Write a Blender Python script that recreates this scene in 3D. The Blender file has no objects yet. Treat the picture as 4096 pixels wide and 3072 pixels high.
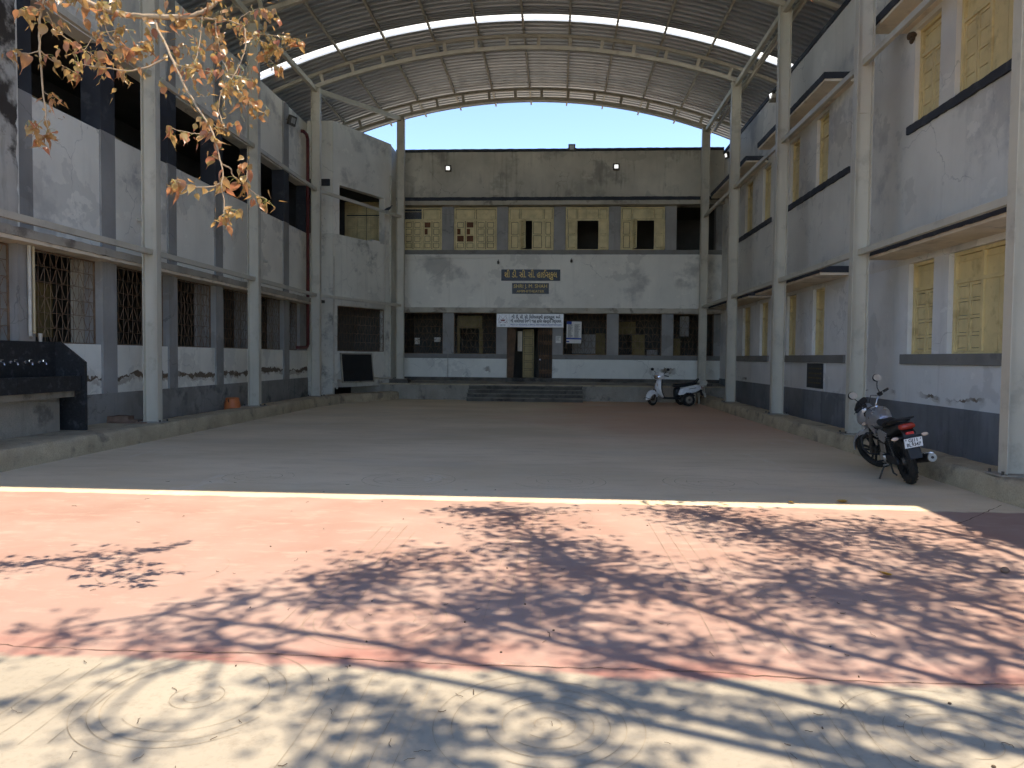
import bpy, bmesh, math, random
from mathutils import Vector, Matrix
R = math.radians
sc = bpy.context.scene
COL = sc.collection
random.seed(7)

# ------------------------------------------------------------------ camera
F_PX = 727.24
YAW, PITCH, ROLL = R(3.503), R(2.10), R(0.524)
CAM = Vector((0, 0, 1.6))
_f = Vector((-math.sin(YAW) * math.cos(PITCH), math.cos(YAW) * math.cos(PITCH), -math.sin(PITCH)))
_r = Vector((math.cos(YAW), math.sin(YAW), 0))
_u = _r.cross(_f)
CR = _r * math.cos(ROLL) + _u * math.sin(ROLL)
CU = -_r * math.sin(ROLL) + _u * math.cos(ROLL)
cd = bpy.data.cameras.new('camera')
cd.sensor_width = 36
cd.lens = F_PX / 1024 * 36
cd.clip_start = 0.05
cd.clip_end = 2000
cam = bpy.data.objects.new('camera', cd)
COL.objects.link(cam)
M = Matrix((CR, CU, -_f)).transposed().to_4x4()
M.translation = CAM
cam.matrix_world = M
sc.camera = cam

# ------------------------------------------------------------------ sky, sun, exposure
SUN_EL = R(76.5)
TO_SUN = Vector((math.cos(SUN_EL), 0.0, math.sin(SUN_EL)))     # from the right, high
w = bpy.data.worlds.new('World')
sc.world = w
w.use_nodes = True
nt = w.node_tree
sky = nt.nodes.new('ShaderNodeTexSky')
sky.sky_type = 'NISHITA'
sky.sun_disc = False
sky.sun_elevation = SUN_EL
sky.sun_rotation = R(90)
sky.air_density = 0.47
sky.dust_density = 0.0
sky.ozone_density = 5.0
nt.links.new(sky.outputs[0], nt.nodes['Background'].inputs[0])
nt.nodes['Background'].inputs[1].default_value = 0.145
sl = bpy.data.lights.new('sun', 'SUN')
sl.energy = 2.0
sl.angle = R(0.53)
sl.color = (1.0, 0.965, 0.92)
sun = bpy.data.objects.new('sun', sl)
COL.objects.link(sun)
sun.rotation_euler = (-TO_SUN).to_track_quat('-Z', 'Y').to_euler()
sun.location = (8, 0, 30)
vs = sc.view_settings
vs.view_transform = 'Standard'
vs.look = 'None'
vs.gamma = 1
vs.use_curve_mapping = False
vs.exposure = 2.14
vs.use_white_balance = True
vs.white_balance_temperature = 7650
vs.white_balance_tint = 10
sc.cycles.use_denoising = True
sc.cycles.max_bounces = 8
sc.cycles.diffuse_bounces = 6
sc.cycles.use_adaptive_sampling = True
sc.cycles.adaptive_threshold = 0.03
sc.cycles.glossy_bounces = 4
sc.cycles.transmission_bounces = 4
sc.cycles.transparent_max_bounces = 6
sc.cycles.sample_clamp_indirect = 8
sc.cycles.caustics_reflective = False
sc.cycles.caustics_refractive = False

# ------------------------------------------------------------------ mesh builder
class MB:
    def __init__(s, M=None):
        s.v = []; s.f = []; s.M = M
    def add(s, vs, fs):
        b = len(s.v)
        for p in vs:
            p = Vector(p)
            s.v.append(s.M @ p if s.M is not None else p)
        s.f += [tuple(i + b for i in f) for f in fs]
        return s
    def box(s, x0, x1, y0, y1, z0, z1):
        x0, x1 = min(x0, x1), max(x0, x1); y0, y1 = min(y0, y1), max(y0, y1); z0, z1 = min(z0, z1), max(z0, z1)
        return s.add([(x0,y0,z0),(x1,y0,z0),(x1,y1,z0),(x0,y1,z0),(x0,y0,z1),(x1,y0,z1),(x1,y1,z1),(x0,y1,z1)],
                     [(0,3,2,1),(4,5,6,7),(0,1,5,4),(1,2,6,5),(2,3,7,6),(3,0,4,7)])
    def obox(s, c, sx, sy, sz, rot=(0,0,0)):
        from mathutils import Euler
        m = Matrix.Translation(c) @ Euler(rot).to_matrix().to_4x4()
        P = [m @ Vector((a*sx/2, b*sy/2, d*sz/2)) for d in (-1,1) for a, b in ((-1,-1),(1,-1),(1,1),(-1,1))]
        return s.add(P, [(0,3,2,1),(4,5,6,7),(0,1,5,4),(1,2,6,5),(2,3,7,6),(3,0,4,7)])
    def beam(s, a, b, wd, ht, up=(0,0,1)):
        a = Vector(a); b = Vector(b); d = (b-a).normalized()
        up = Vector(up); sd = d.cross(up)
        if sd.length < 1e-5: sd = d.cross(Vector((1,0,0)))
        sd.normalize(); up = sd.cross(d).normalized()
        P = []
        for q in (a, b):
            for i, j in ((-1,-1),(1,-1),(1,1),(-1,1)):
                P.append(q + sd*(i*wd/2) + up*(j*ht/2))
        return s.add(P, [(0,3,2,1),(4,5,6,7),(0,1,5,4),(1,2,6,5),(2,3,7,6),(3,0,4,7)])
    def tube(s, pts, r, n=8, cap=True, closed=False, flat=1.0):
        pts = [Vector(p) for p in pts]; k = len(pts)
        rs = r if isinstance(r, (list, tuple)) else [r]*k
        rings = []; prev = None
        for i, p in enumerate(pts):
            if closed: d = pts[(i+1) % k] - pts[i-1]
            else: d = pts[min(i+1, k-1)] - pts[max(i-1, 0)]
            d.normalize()
            if prev is None:
                a = Vector((0,0,1)) if abs(d.z) < .9 else Vector((1,0,0))
                u = d.cross(a).normalized()
            else:
                u = prev - d*prev.dot(d)
                if u.length < 1e-6: u = d.orthogonal()
                u.normalize()
            prev = u; t = d.cross(u)
            rings.append([p + (u*math.cos(2*math.pi*j/n) + t*math.sin(2*math.pi*j/n)*flat)*rs[i] for j in range(n)])
        return s.loft(rings, cap=cap and not closed, closed=closed)
    def loft(s, rings, cap=True, closed=False, open_ring=False):
        n = len(rings[0]); k = len(rings); V = [p for r_ in rings for p in r_]; Fs = []
        for i in range(k if closed else k-1):
            a = i*n; b = ((i+1) % k)*n
            for j in range(n-1 if open_ring else n):
                Fs.append((a+j, a+(j+1) % n, b+(j+1) % n, b+j))
        if cap and not closed:
            Fs.append(tuple(range(n))[::-1]); Fs.append(tuple((k-1)*n+j for j in range(n)))
        return s.add(V, Fs)
    def lathe(s, prof, n=24, axis='z', c=(0,0,0), closed=False):
        c = Vector(c); rings = []
        for i in range(n):
            a = 2*math.pi*i/n; ring = []
            for r_, h in prof:
                x, y = r_*math.cos(a), r_*math.sin(a)
                ring.append(c + (Vector((x,y,h)) if axis == 'z' else Vector((x,h,y)) if axis == 'y' else Vector((h,x,y))))
            rings.append(ring)
        return s.loft(rings, cap=False, closed=True, open_ring=not closed)
    def ellip(s, c, rx, ry, rz, n=14, m=9):
        c = Vector(c); rings = []
        for i in range(m+1):
            t = -math.pi/2 + math.pi*i/m; cr = max(math.cos(t), 1e-3)
            rings.append([c + Vector((rx*cr*math.cos(2*math.pi*j/n), ry*cr*math.sin(2*math.pi*j/n), rz*math.sin(t))) for j in range(n)])
        return s.loft(rings, cap=False)
    def prism(s, poly, y0, y1, axis='y'):
        n = len(poly)
        def P(a, b, h): return (a, h, b) if axis == 'y' else (h, a, b) if axis == 'x' else (a, b, h)
        V = [P(a, b, y0) for a, b in poly] + [P(a, b, y1) for a, b in poly]
        return s.add(V, [tuple(range(n)), tuple(range(2*n-1, n-1, -1))] + [(i, i+n, (i+1) % n+n, (i+1) % n) for i in range(n)])
    def mesh(s, name, mat, smooth=35):
        me = bpy.data.meshes.new(name)
        me.from_pydata([tuple(p) for p in s.v], [], s.f)
        bm = bmesh.new(); bm.from_mesh(me)
        bmesh.ops.recalc_face_normals(bm, faces=bm.faces)
        bm.to_mesh(me); bm.free()
        if smooth:
            me.polygons.foreach_set('use_smooth', [True]*len(me.polygons))
            me.set_sharp_from_angle(angle=R(smooth))
        if mat: me.materials.append(mat)
        return me
    def build(s, name, mat, parent=None, smooth=35, **kw):
        return link(name, s.mesh(name, mat, smooth), parent, **kw)

def link(name, me, parent=None, label=None, cat=None, group=None, kind=None, loc=None, rot=None):
    o = bpy.data.objects.new(name, me); COL.objects.link(o)
    if parent: o.parent = parent
    if loc is not None: o.location = loc
    if rot is not None: o.rotation_euler = rot
    tag(o, label, cat, group, kind)
    return o
def tag(o, label=None, cat=None, group=None, kind=None):
    if label: o['label'] = label
    if cat: o['category'] = cat
    if group: o['group'] = group
    if kind: o['kind'] = kind
    return o
def thing(name, label, cat, loc=(0,0,0), rot=(0,0,0), group=None):
    return link(name, None, None, label, cat, group, None, loc, rot)
def copy_tree(o, parent=None):
    c = o.copy(); COL.objects.link(c); c.parent = parent
    for ch in list(o.children): copy_tree(ch, c)
    return c
def bevel(o, wd, seg=2):
    m = o.modifiers.new('bevel', 'BEVEL'); m.width = wd; m.segments = seg; m.limit_method = 'ANGLE'; m.angle_limit = R(40)
    return o

# ------------------------------------------------------------------ materials
class NT:
    def __init__(s, name):
        s.m = bpy.data.materials.new(name); s.m.use_nodes = True
        s.t = s.m.node_tree; s.b = s.t.nodes['Principled BSDF']; s.out = s.t.nodes['Material Output']
    def n(s, typ, **kw):
        x = s.t.nodes.new(typ)
        for k, v in kw.items(): setattr(x, k, v)
        return x
    def L(s, a, b): s.t.links.new(a, b)
    def math(s, op, a, b=0.0, c=None, clamp=False):
        x = s.n('ShaderNodeMath', operation=op); x.use_clamp = clamp
        for i, q in enumerate((a, b, c)):
            if q is None: continue
            if isinstance(q, (int, float)): x.inputs[i].default_value = q
            else: s.L(q, x.inputs[i])
        return x.outputs[0]
    def pos(s, scale=(1,1,1)):
        g = s.n('ShaderNodeNewGeometry')
        if scale == (1,1,1): return g.outputs['Position']
        v = s.n('ShaderNodeVectorMath', operation='MULTIPLY'); s.L(g.outputs['Position'], v.inputs[0]); v.inputs[1].default_value = scale
        return v.outputs[0]
    def xyz(s):
        x = s.n('ShaderNodeSeparateXYZ'); s.L(s.pos(), x.inputs[0]); return x.outputs
    def noise(s, vec, scale, detail=4, rough=.55):
        x = s.n('ShaderNodeTexNoise'); x.inputs['Scale'].default_value = scale; x.inputs['Detail'].default_value = detail
        x.inputs['Roughness'].default_value = rough
        s.L(vec, x.inputs['Vector']); return x.outputs['Fac']
    def ramp(s, fac, a, b, interp='LINEAR'):
        x = s.n('ShaderNodeMapRange'); x.interpolation_type = 'SMOOTHSTEP' if interp == 'S' else 'LINEAR'
        x.inputs['From Min'].default_value = a; x.inputs['From Max'].default_value = b
        s.L(fac, x.inputs['Value']); return x.outputs['Result']
    def mix(s, fac, a, b, blend='MIX'):
        x = s.n('ShaderNodeMix', data_type='RGBA', blend_type=blend)
        for i, q in ((0, fac), (6, a), (7, b)):
            if isinstance(q, (int, float)): x.inputs[i].default_value = q
            elif isinstance(q, (tuple, list)): x.inputs[i].default_value = (*q[:3], 1)
            else: s.L(q, x.inputs[i])
        return x.outputs[2]
    def bump(s, h, strength=.3, dist=.01):
        x = s.n('ShaderNodeBump'); x.inputs['Strength'].default_value = strength; x.inputs['Distance'].default_value = dist
        s.L(h, x.inputs['Height']); s.L(x.outputs[0], s.b.inputs['Normal'])
    def color(s, c):
        if isinstance(c, (tuple, list)): s.b.inputs['Base Color'].default_value = (*c[:3], 1)
        else: s.L(c, s.b.inputs['Base Color'])
    def set(s, **kw):
        for k, v in kw.items():
            i = s.b.inputs[k.replace('_', ' ')]
            if isinstance(v, (int, float, tuple)): i.default_value = v
            else: s.L(v, i)
        return s.m

def mul(c, k): return tuple(min(1, x*k) for x in c)

def wallwear(t, p, col, c, k):
    # repair patches with hard outlines, hairline cracks, small knocks
    col = t.mix(t.math('MULTIPLY', t.ramp(t.noise(p, .62, 5, .6), .585, .60), .55*k), col, mul(c, .68))
    col = t.mix(t.math('MULTIPLY', t.ramp(t.noise(t.pos((1, 1, 1.7)), 1.3, 6, .65), .63, .645), .5*k), col, mul(c, 1.18))
    dv = t.n('ShaderNodeVectorMath', operation='ADD'); ns = t.n('ShaderNodeTexNoise'); ns.inputs['Scale'].default_value = 2.2; ns.inputs['Detail'].default_value = 5
    t.L(p, ns.inputs['Vector']); t.L(p, dv.inputs[0]); sv = t.n('ShaderNodeVectorMath', operation='SCALE'); sv.inputs['Scale'].default_value = .55
    t.L(ns.outputs['Color'], sv.inputs[0]); t.L(sv.outputs[0], dv.inputs[1])
    vo = t.n('ShaderNodeTexVoronoi'); vo.feature = 'DISTANCE_TO_EDGE'; vo.inputs['Scale'].default_value = .55; t.L(dv.outputs[0], vo.inputs['Vector'])
    cr = t.math('MULTIPLY', t.math('LESS_THAN', vo.outputs['Distance'], .0045), t.ramp(t.noise(p, .5, 2), .5, .56))
    col = t.mix(t.math('MULTIPLY', cr, .42*k), col, mul(c, .3))
    col = t.mix(t.math('MULTIPLY', t.ramp(t.noise(t.pos((9, 9, 4)), 1.6, 3, .6), .73, .76), .7*k), col, mul(c, .35))
    return col
def warm(c): return (c[0]*1.04, c[1], c[2]*.89)
def surf(name, c, rough=.7, metal=0.0, var=.12, vs=1.5, bump=.15, bs=40, streak=0, dirt=None, spec=.35, fine=0.0, dth=(.53, .68), wall=0.0):
    c = warm(c); t = NT(name); p = t.pos()
    col = t.mix(t.ramp(t.noise(p, vs, 5), .3, .7), mul(c, 1-var), mul(c, 1+var))
    if fine: col = t.mix(t.ramp(t.noise(p, 55, 4, .7), .45, .75), col, mul(c, 1-fine))
    if streak:
        sn = t.noise(t.pos((7, 7, .45)), 1, 4)
        col = t.mix(t.math('MULTIPLY', t.math('MULTIPLY', t.ramp(sn, .50, .75), t.ramp(t.noise(p, .9, 4), .42, .62)), streak*1.5, clamp=True), col, mul(c, .45))
    if dirt:
        dc, amt, dsc = dirt
        dn = t.noise(p, dsc, 6, .65)
        col = t.mix(t.math('MULTIPLY', t.ramp(dn, dth[0], dth[1], 'S'), amt), col, dc)
    if wall: col = wallwear(t, p, col, c, wall)
    t.color(col)
    if bump: t.bump(t.noise(p, bs, 5, .6), bump, .01)
    return t.set(Roughness=rough, Metallic=metal, Specular_IOR_Level=spec)

def flat(name, c, rough=.5, metal=0.0, spec=.5, **kw):
    t = NT(name); p = t.pos()
    t.color(t.mix(t.ramp(t.noise(p, 9, 4), .35, .7), mul(c, .9), mul(c, 1.08)))
    r_ = t.math('ADD', t.math('MULTIPLY', t.noise(p, 14, 3), .2), rough-.1)
    return t.set(Roughness=r_, Metallic=metal, Specular_IOR_Level=spec, **kw)

def peel_wall(name, c, zc, zamp, width, axis, under=(.17, .125, .085), under2=(.42, .36, .28), thr=.5, stain=.5, dcol=None, dz=None, mould=0.0):
    """painted plaster whose paint has flaked off in a ragged band at about height zc"""
    c = warm(c); t = NT(name); p = t.pos(); x = t.xyz()
    col = t.mix(t.ramp(t.noise(p, 1.1, 5), .3, .7), mul(c, .90), mul(c, 1.06))
    col = t.mix(t.math('MULTIPLY', t.ramp(t.noise(t.pos((5, 5, .35)), 1, 5), .55, .8), stain), col, mul(c, .5))
    col = t.mix(t.math('MULTIPLY', t.ramp(t.noise(p, 2.3, 6, .7), .58, .72), stain), col, mul(c, .62))
    col = t.mix(t.ramp(t.noise(p, 60, 3, .7), .62, .75), col, mul(c, .8))
    if mould:
        col = t.mix(t.math('MULTIPLY', t.ramp(t.noise(p, .9, 8, .72), .54, .7), mould), col, (.06, .058, .052))
    col = wallwear(t, p, col, c, .8)
    wob = t.noise(t.pos((.55, .55, 0)), 1, 2)
    zz = t.math('SUBTRACT', x[2], t.math('ADD', t.math('MULTIPLY', t.math('SUBTRACT', wob, .5), zamp*2), zc))
    edge = t.math('MULTIPLY', t.math('SUBTRACT', t.noise(p, 5, 8, .75), .5), width*7)
    d = t.math('ABSOLUTE', t.math('ADD', zz, edge)); wv = t.math('MULTIPLY', t.ramp(t.noise(t.pos((1.1, 1.1, .2)), 1.7, 3), .3, .7), width*1.9)
    pres = t.ramp(t.noise(t.pos((.8, .8, .3)), 1.3, 3), thr-.06, thr+.06)
    m1 = t.math('MULTIPLY', t.math('LESS_THAN', d, wv), pres)
    m2 = t.math('MULTIPLY', t.math('LESS_THAN', t.math('ABSOLUTE', t.math('ADD', t.math('ADD', zz, edge), width*1.6)), width*.9), t.math('MULTIPLY', pres, t.ramp(t.noise(p, 1.7, 4), .45, .55)))
    col = t.mix(t.math('MULTIPLY', m2, .8), col, under2)
    ucol = t.mix(t.noise(p, 25, 4), mul(under, .7), mul(under, 1.4))
    col = t.mix(m1, col, ucol)
    t.color(col)
    h = t.math('SUBTRACT', t.math('MULTIPLY', t.noise(p, 30, 5, .6), .35), m1)
    t.bump(h, .35, .012)
    return t.set(Roughness=.85, Specular_IOR_Level=.2)

m_wall_l = peel_wall('paint_pale_left', (.79, .79, .77), 1.15, .22, .05, 'y', thr=.36, stain=.28)
m_wall_lu = surf('paint_pale_upper', (.79, .775, .75), .85, var=.08, vs=.8, bump=.2, bs=28, streak=.10, dirt=((.28, .27, .26), .55, .75), spec=.2, wall=.9)
m_wall_b = peel_wall('paint_pale_back', (.72, .73, .72), 1.12, .1, .075, 'x', thr=.60, stain=.25)
m_wall_bm = surf('paint_middle_back', (.70, .69, .67), .85, var=.08, vs=.9, bump=.2, bs=28, streak=.15, dirt=((.17, .16, .15), .5, .55), spec=.2, wall=.9)
m_parapet = surf('stained_parapet', (.50, .47, .425), .9, var=.2, vs=.8, bump=.3, bs=24, streak=.8, dirt=((.22, .20, .175), .7, .9), spec=.15, wall=.9)
m_corner = peel_wall('mouldy_corner_wall', (.64, .635, .61), 1.1, .1, .02, 'x', thr=.66, stain=.5, mould=.85)
m_wall_r = peel_wall('paint_blue_grey_right', (.69, .70, .74), 1.0, .16, .028, 'y', thr=.60, stain=.35)
m_wall_ru = surf('paint_grey_right_upper', (.66, .645, .635), .85, var=.09, vs=.7, bump=.2, bs=28, streak=.12, dirt=((.24, .235, .24), .5, .6), spec=.2, wall=.9)
m_plinth_r = surf('plinth_slate_blue', (.19, .20, .225), .85, var=.2, vs=1.2, bump=.3, bs=20, streak=.5, dirt=((.23, .23, .25), .5, 1.7), spec=.2, wall=.9)
m_plinth = surf('plinth_grey', (.27, .265, .265), .9, var=.2, vs=1.2, bump=.35, bs=18, streak=.5, dirt=((.06, .055, .05), .75, 1.2), spec=.2, wall=.9)
m_pier = surf('pier_grey', (.30, .295, .30), .85, var=.14, vs=1.2, bump=.25, bs=22, streak=.35, dirt=((.28, .27, .265), .3, 1.6), spec=.2, wall=.9)
m_pier_r = surf('pier_grey_right', (.36, .35, .35), .85, var=.1, vs=1.2, bump=.25, bs=22, streak=.35, spec=.2, wall=.9)
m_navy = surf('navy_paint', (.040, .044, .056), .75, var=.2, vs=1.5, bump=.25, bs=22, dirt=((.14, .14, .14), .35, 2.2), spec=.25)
m_sill = surf('sill_grey', (.21, .205, .205), .85, var=.15, vs=1.5, bump=.25, bs=25, dirt=((.07, .065, .06), .5, 1.5), spec=.2)
m_ledge = surf('ledge_weathered', (.42, .39, .345), .9, var=.2, vs=1.5, bump=.4, bs=18, dirt=((.12, .10, .08), .75, 1.8), spec=.15)
m_soffit = surf('soffit_cream', (.72, .64, .55), .9, var=.12, vs=2, bump=.3, bs=20, dirt=((.30, .23, .17), .4, 2.5), spec=.15)
m_oldpillar = surf('weathered_limewash', (.46, .44, .42), .95, var=.15, vs=1.2, bump=.5, bs=14, streak=.6, dirt=((.045, .036, .03), .95, 1.1), spec=.1, dth=(.46, .58))
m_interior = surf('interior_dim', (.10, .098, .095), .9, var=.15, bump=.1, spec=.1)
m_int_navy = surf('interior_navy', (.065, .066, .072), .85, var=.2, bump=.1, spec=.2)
m_terrace = surf('terrace_concrete', (.24, .23, .22), .9, var=.15, bump=.3, bs=10, spec=.1)
m_yellow = surf('shutter_yellow', (.68, .56, .31), .6, var=.1, vs=2.5, bump=.12, bs=50, streak=.22, dirt=((.30, .20, .08), .4, 3.2), spec=.35)
m_yellow_d = surf('shutter_yellow_back', (.66, .56, .34), .65, var=.14, vs=3, bump=.12, bs=50, streak=.35, dirt=((.34, .26, .14), .35, 3.5), spec=.3)
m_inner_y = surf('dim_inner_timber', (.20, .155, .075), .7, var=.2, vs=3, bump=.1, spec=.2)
m_door = surf('door_ochre', (.34, .27, .145), .7, var=.2, vs=3, bump=.1, streak=.3, spec=.25)
m_brownboard = surf('brown_board', (.13, .05, .022), .7, var=.35, vs=4, bump=.15, spec=.3)
m_glass_d = flat('dusty_pane', (.05, .045, .04), .25, spec=.5)
m_steel = surf('steel_paint_beige', (.49, .465, .41), .55, var=.07, vs=1.2, bump=.06, bs=30, streak=.22, dirt=((.22, .19, .15), .35, 2.2), spec=.4)
m_steel_r = surf('steel_paint_roof', (.42, .395, .35), .55, var=.1, vs=2, bump=.05, streak=.2, dirt=((.15, .12, .09), .4, 3), spec=.4)
m_grille = surf('grille_rust', (.19, .125, .085), .75, metal=.0, var=.3, vs=8, bump=0, spec=.4)
m_rust = surf('gate_rust', (.22, .125, .075), .7, metal=.1, var=.35, vs=7, bump=.1, spec=.4)
m_black = flat('black_plastic', (.014, .014, .015), .5, spec=.4)
m_rubber = surf('tyre_rubber', (.022, .021, .02), .85, var=.3, vs=20, bump=.3, bs=60, spec=.25)
m_chrome = flat('chrome', (.75, .75, .76), .16, metal=1.0)
m_mirror = flat('mirror_glass', (.85, .85, .85), .12, metal=1.0)
m_alu = surf('dull_aluminium', (.35, .34, .33), .45, metal=.8, var=.2, vs=8, bump=.05)
m_greasy = surf('greasy_metal', (.09, .082, .075), .6, metal=.5, var=.4, vs=25, bump=.2, bs=80)
m_white_pl = flat('white_paint_gloss', (.80, .79, .76), .3, spec=.5)
m_silver = flat('silver_paint', (.42, .43, .45), .3, metal=.75, spec=.5)
m_seat = surf('black_vinyl', (.016, .016, .018), .55, var=.2, vs=8, bump=.2, bs=120, spec=.35)
m_red_lens = flat('red_lens', (.34, .035, .02), .2, spec=.6)
m_red_bright = flat('red_reflector', (.6, .02, .02), .25, spec=.6)
m_amber = flat('clear_lens', (.62, .45, .34), .2, spec=.7)
m_plate = flat('plate_white', (.78, .78, .76), .45)
m_ink = flat('ink_black', (.012, .012, .014), .6)
m_inkblue = flat('ink_blue', (.03, .06, .30), .6)
m_maroon = flat('ink_maroon', (.22, .03, .03), .6)
m_paper = surf('paper_white', (.66, .66, .66), .8, var=.05, bump=.03)
m_gold = flat('gold_letter', (.85, .58, .13), .5, metal=.0)
m_granite = surf('black_granite', (.018, .019, .022), .45, var=.5, vs=30, bump=.05, bs=120, dirt=((.10, .10, .105), .55, 9), spec=.5, fine=0)
m_granite_s = surf('polished_blue_granite', (.026, .032, .046), .4, var=.5, vs=2.5, bump=.02, bs=100, spec=.3)
m_drum = surf('orange_drum', (.50, .14, .045), .5, var=.15, vs=6, bump=.05, dirt=((.25, .08, .03), .4, 6), spec=.4)
m_redpipe = surf('red_pipe_paint', (.12, .02, .018), .5, var=.2, vs=4, bump=.05, spec=.45)
m_pvc = surf('pvc_white', (.52, .50, .46), .5, var=.1, vs=4, bump=.03, dirt=((.3, .27, .22), .4, 5), spec=.4)
m_pvc_y = surf('pvc_cream', (.52, .44, .30), .5, var=.1, vs=4, bump=.03, spec=.4)
m_conc = surf('kerb_concrete', (.44, .37, .275), .95, var=.2, vs=2.2, bump=.7, bs=16, dirt=((.13, .11, .09), .6, 2.5), spec=.1, fine=.35)
m_conc_d = surf('platform_concrete', (.33, .305, .275), .95, var=.2, vs=1.6, bump=.4, bs=16, streak=.4, dirt=((.08, .073, .065), .7, 1.7), spec=.1, fine=.3)
m_step = surf('blackened_stone', (.11, .10, .09), .8, var=.35, vs=2.5, bump=.4, bs=18, dirt=((.022, .02, .02), .75, 2.2), spec=.25)
m_tread = surf('worn_tread', (.20, .185, .165), .85, var=.3, vs=2.5, bump=.4, bs=18, dirt=((.05, .045, .04), .7, 2.0), spec=.2)
m_stone = surf('red_sandstone', (.20, .13, .10), .9, var=.25, vs=8, bump=.5, bs=30, spec=.1)
m_bark = surf('pale_bark', (.34, .26, .19), .9, var=.25, vs=9, bump=.6, bs=40, spec=.15)
m_green_stem = flat('green_petiole', (.38, .36, .10), .6)
m_chair = flat('cream_plastic', (.60, .57, .48), .45)
m_bird = flat('pigeon_grey', (.03, .032, .04), .7)
m_blackboard = surf('blackboard', (.012, .013, .015), .6, var=.3, vs=3, bump=.03, spec=.35)
m_twig = surf('dry_twig', (.09, .06, .04), .9, var=.3, vs=10, bump=0)

t = NT('roof_sheet_metal'); p = t.pos()
t.color(t.mix(t.ramp(t.noise(t.pos((.6, 3, .6)), 1, 5), .3, .7), (.33, .345, .36), (.47, .485, .50)))
t.bump(t.noise(p, 6, 3), .06, .02)
m_sheet = t.set(Roughness=.36, Metallic=.7)

t = NT('skylight_sheet')
tb = t.n('ShaderNodeBsdfTranslucent'); tb.inputs[0].default_value = (.86, .88, .86, 1)
db = t.n('ShaderNodeBsdfDiffuse'); db.inputs[0].default_value = (.8, .82, .8, 1)
mx = t.n('ShaderNodeMixShader'); mx.inputs[0].default_value = .25
t.L(tb.outputs[0], mx.inputs[1]); t.L(db.outputs[0], mx.inputs[2]); t.L(mx.outputs[0], t.out.inputs[0])
m_skylight = t.m

def leaf_mat(name, ca, cb, cc, tr=.5):
    t = NT(name); oi = t.n('ShaderNodeObjectInfo')
    rnd = t.n('ShaderNodeTexWhiteNoise'); rnd.noise_dimensions = '3D'
    rr = t.math('FRACT', t.math('ADD', oi.outputs['Random'], t.noise(t.pos(), 4.0, 1)))
    c1 = t.mix(t.ramp(rr, .0, .55), ca, cb); c1 = t.mix(t.ramp(rr, .55, 1.0), c1, cc)
    t.color(c1)
    t.set(Roughness=.32, Specular_IOR_Level=.5)
    tb = t.n('ShaderNodeBsdfTranslucent'); t.L(c1, tb.inputs[0])
    mx = t.n('ShaderNodeMixShader'); mx.inputs[0].default_value = tr
    t.L(t.b.outputs[0], mx.inputs[1]); t.L(tb.outputs[0], mx.inputs[2]); t.L(mx.outputs[0], t.out.inputs[0])
    return t.m
m_leaf = leaf_mat('bronze_leaf', (.42, .165, .095), (.44, .225, .095), (.37, .27, .10))
m_leaf_dry = surf('dry_leaf', (.42, .27, .06), .7, var=.3, vs=12, bump=.1)

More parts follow.
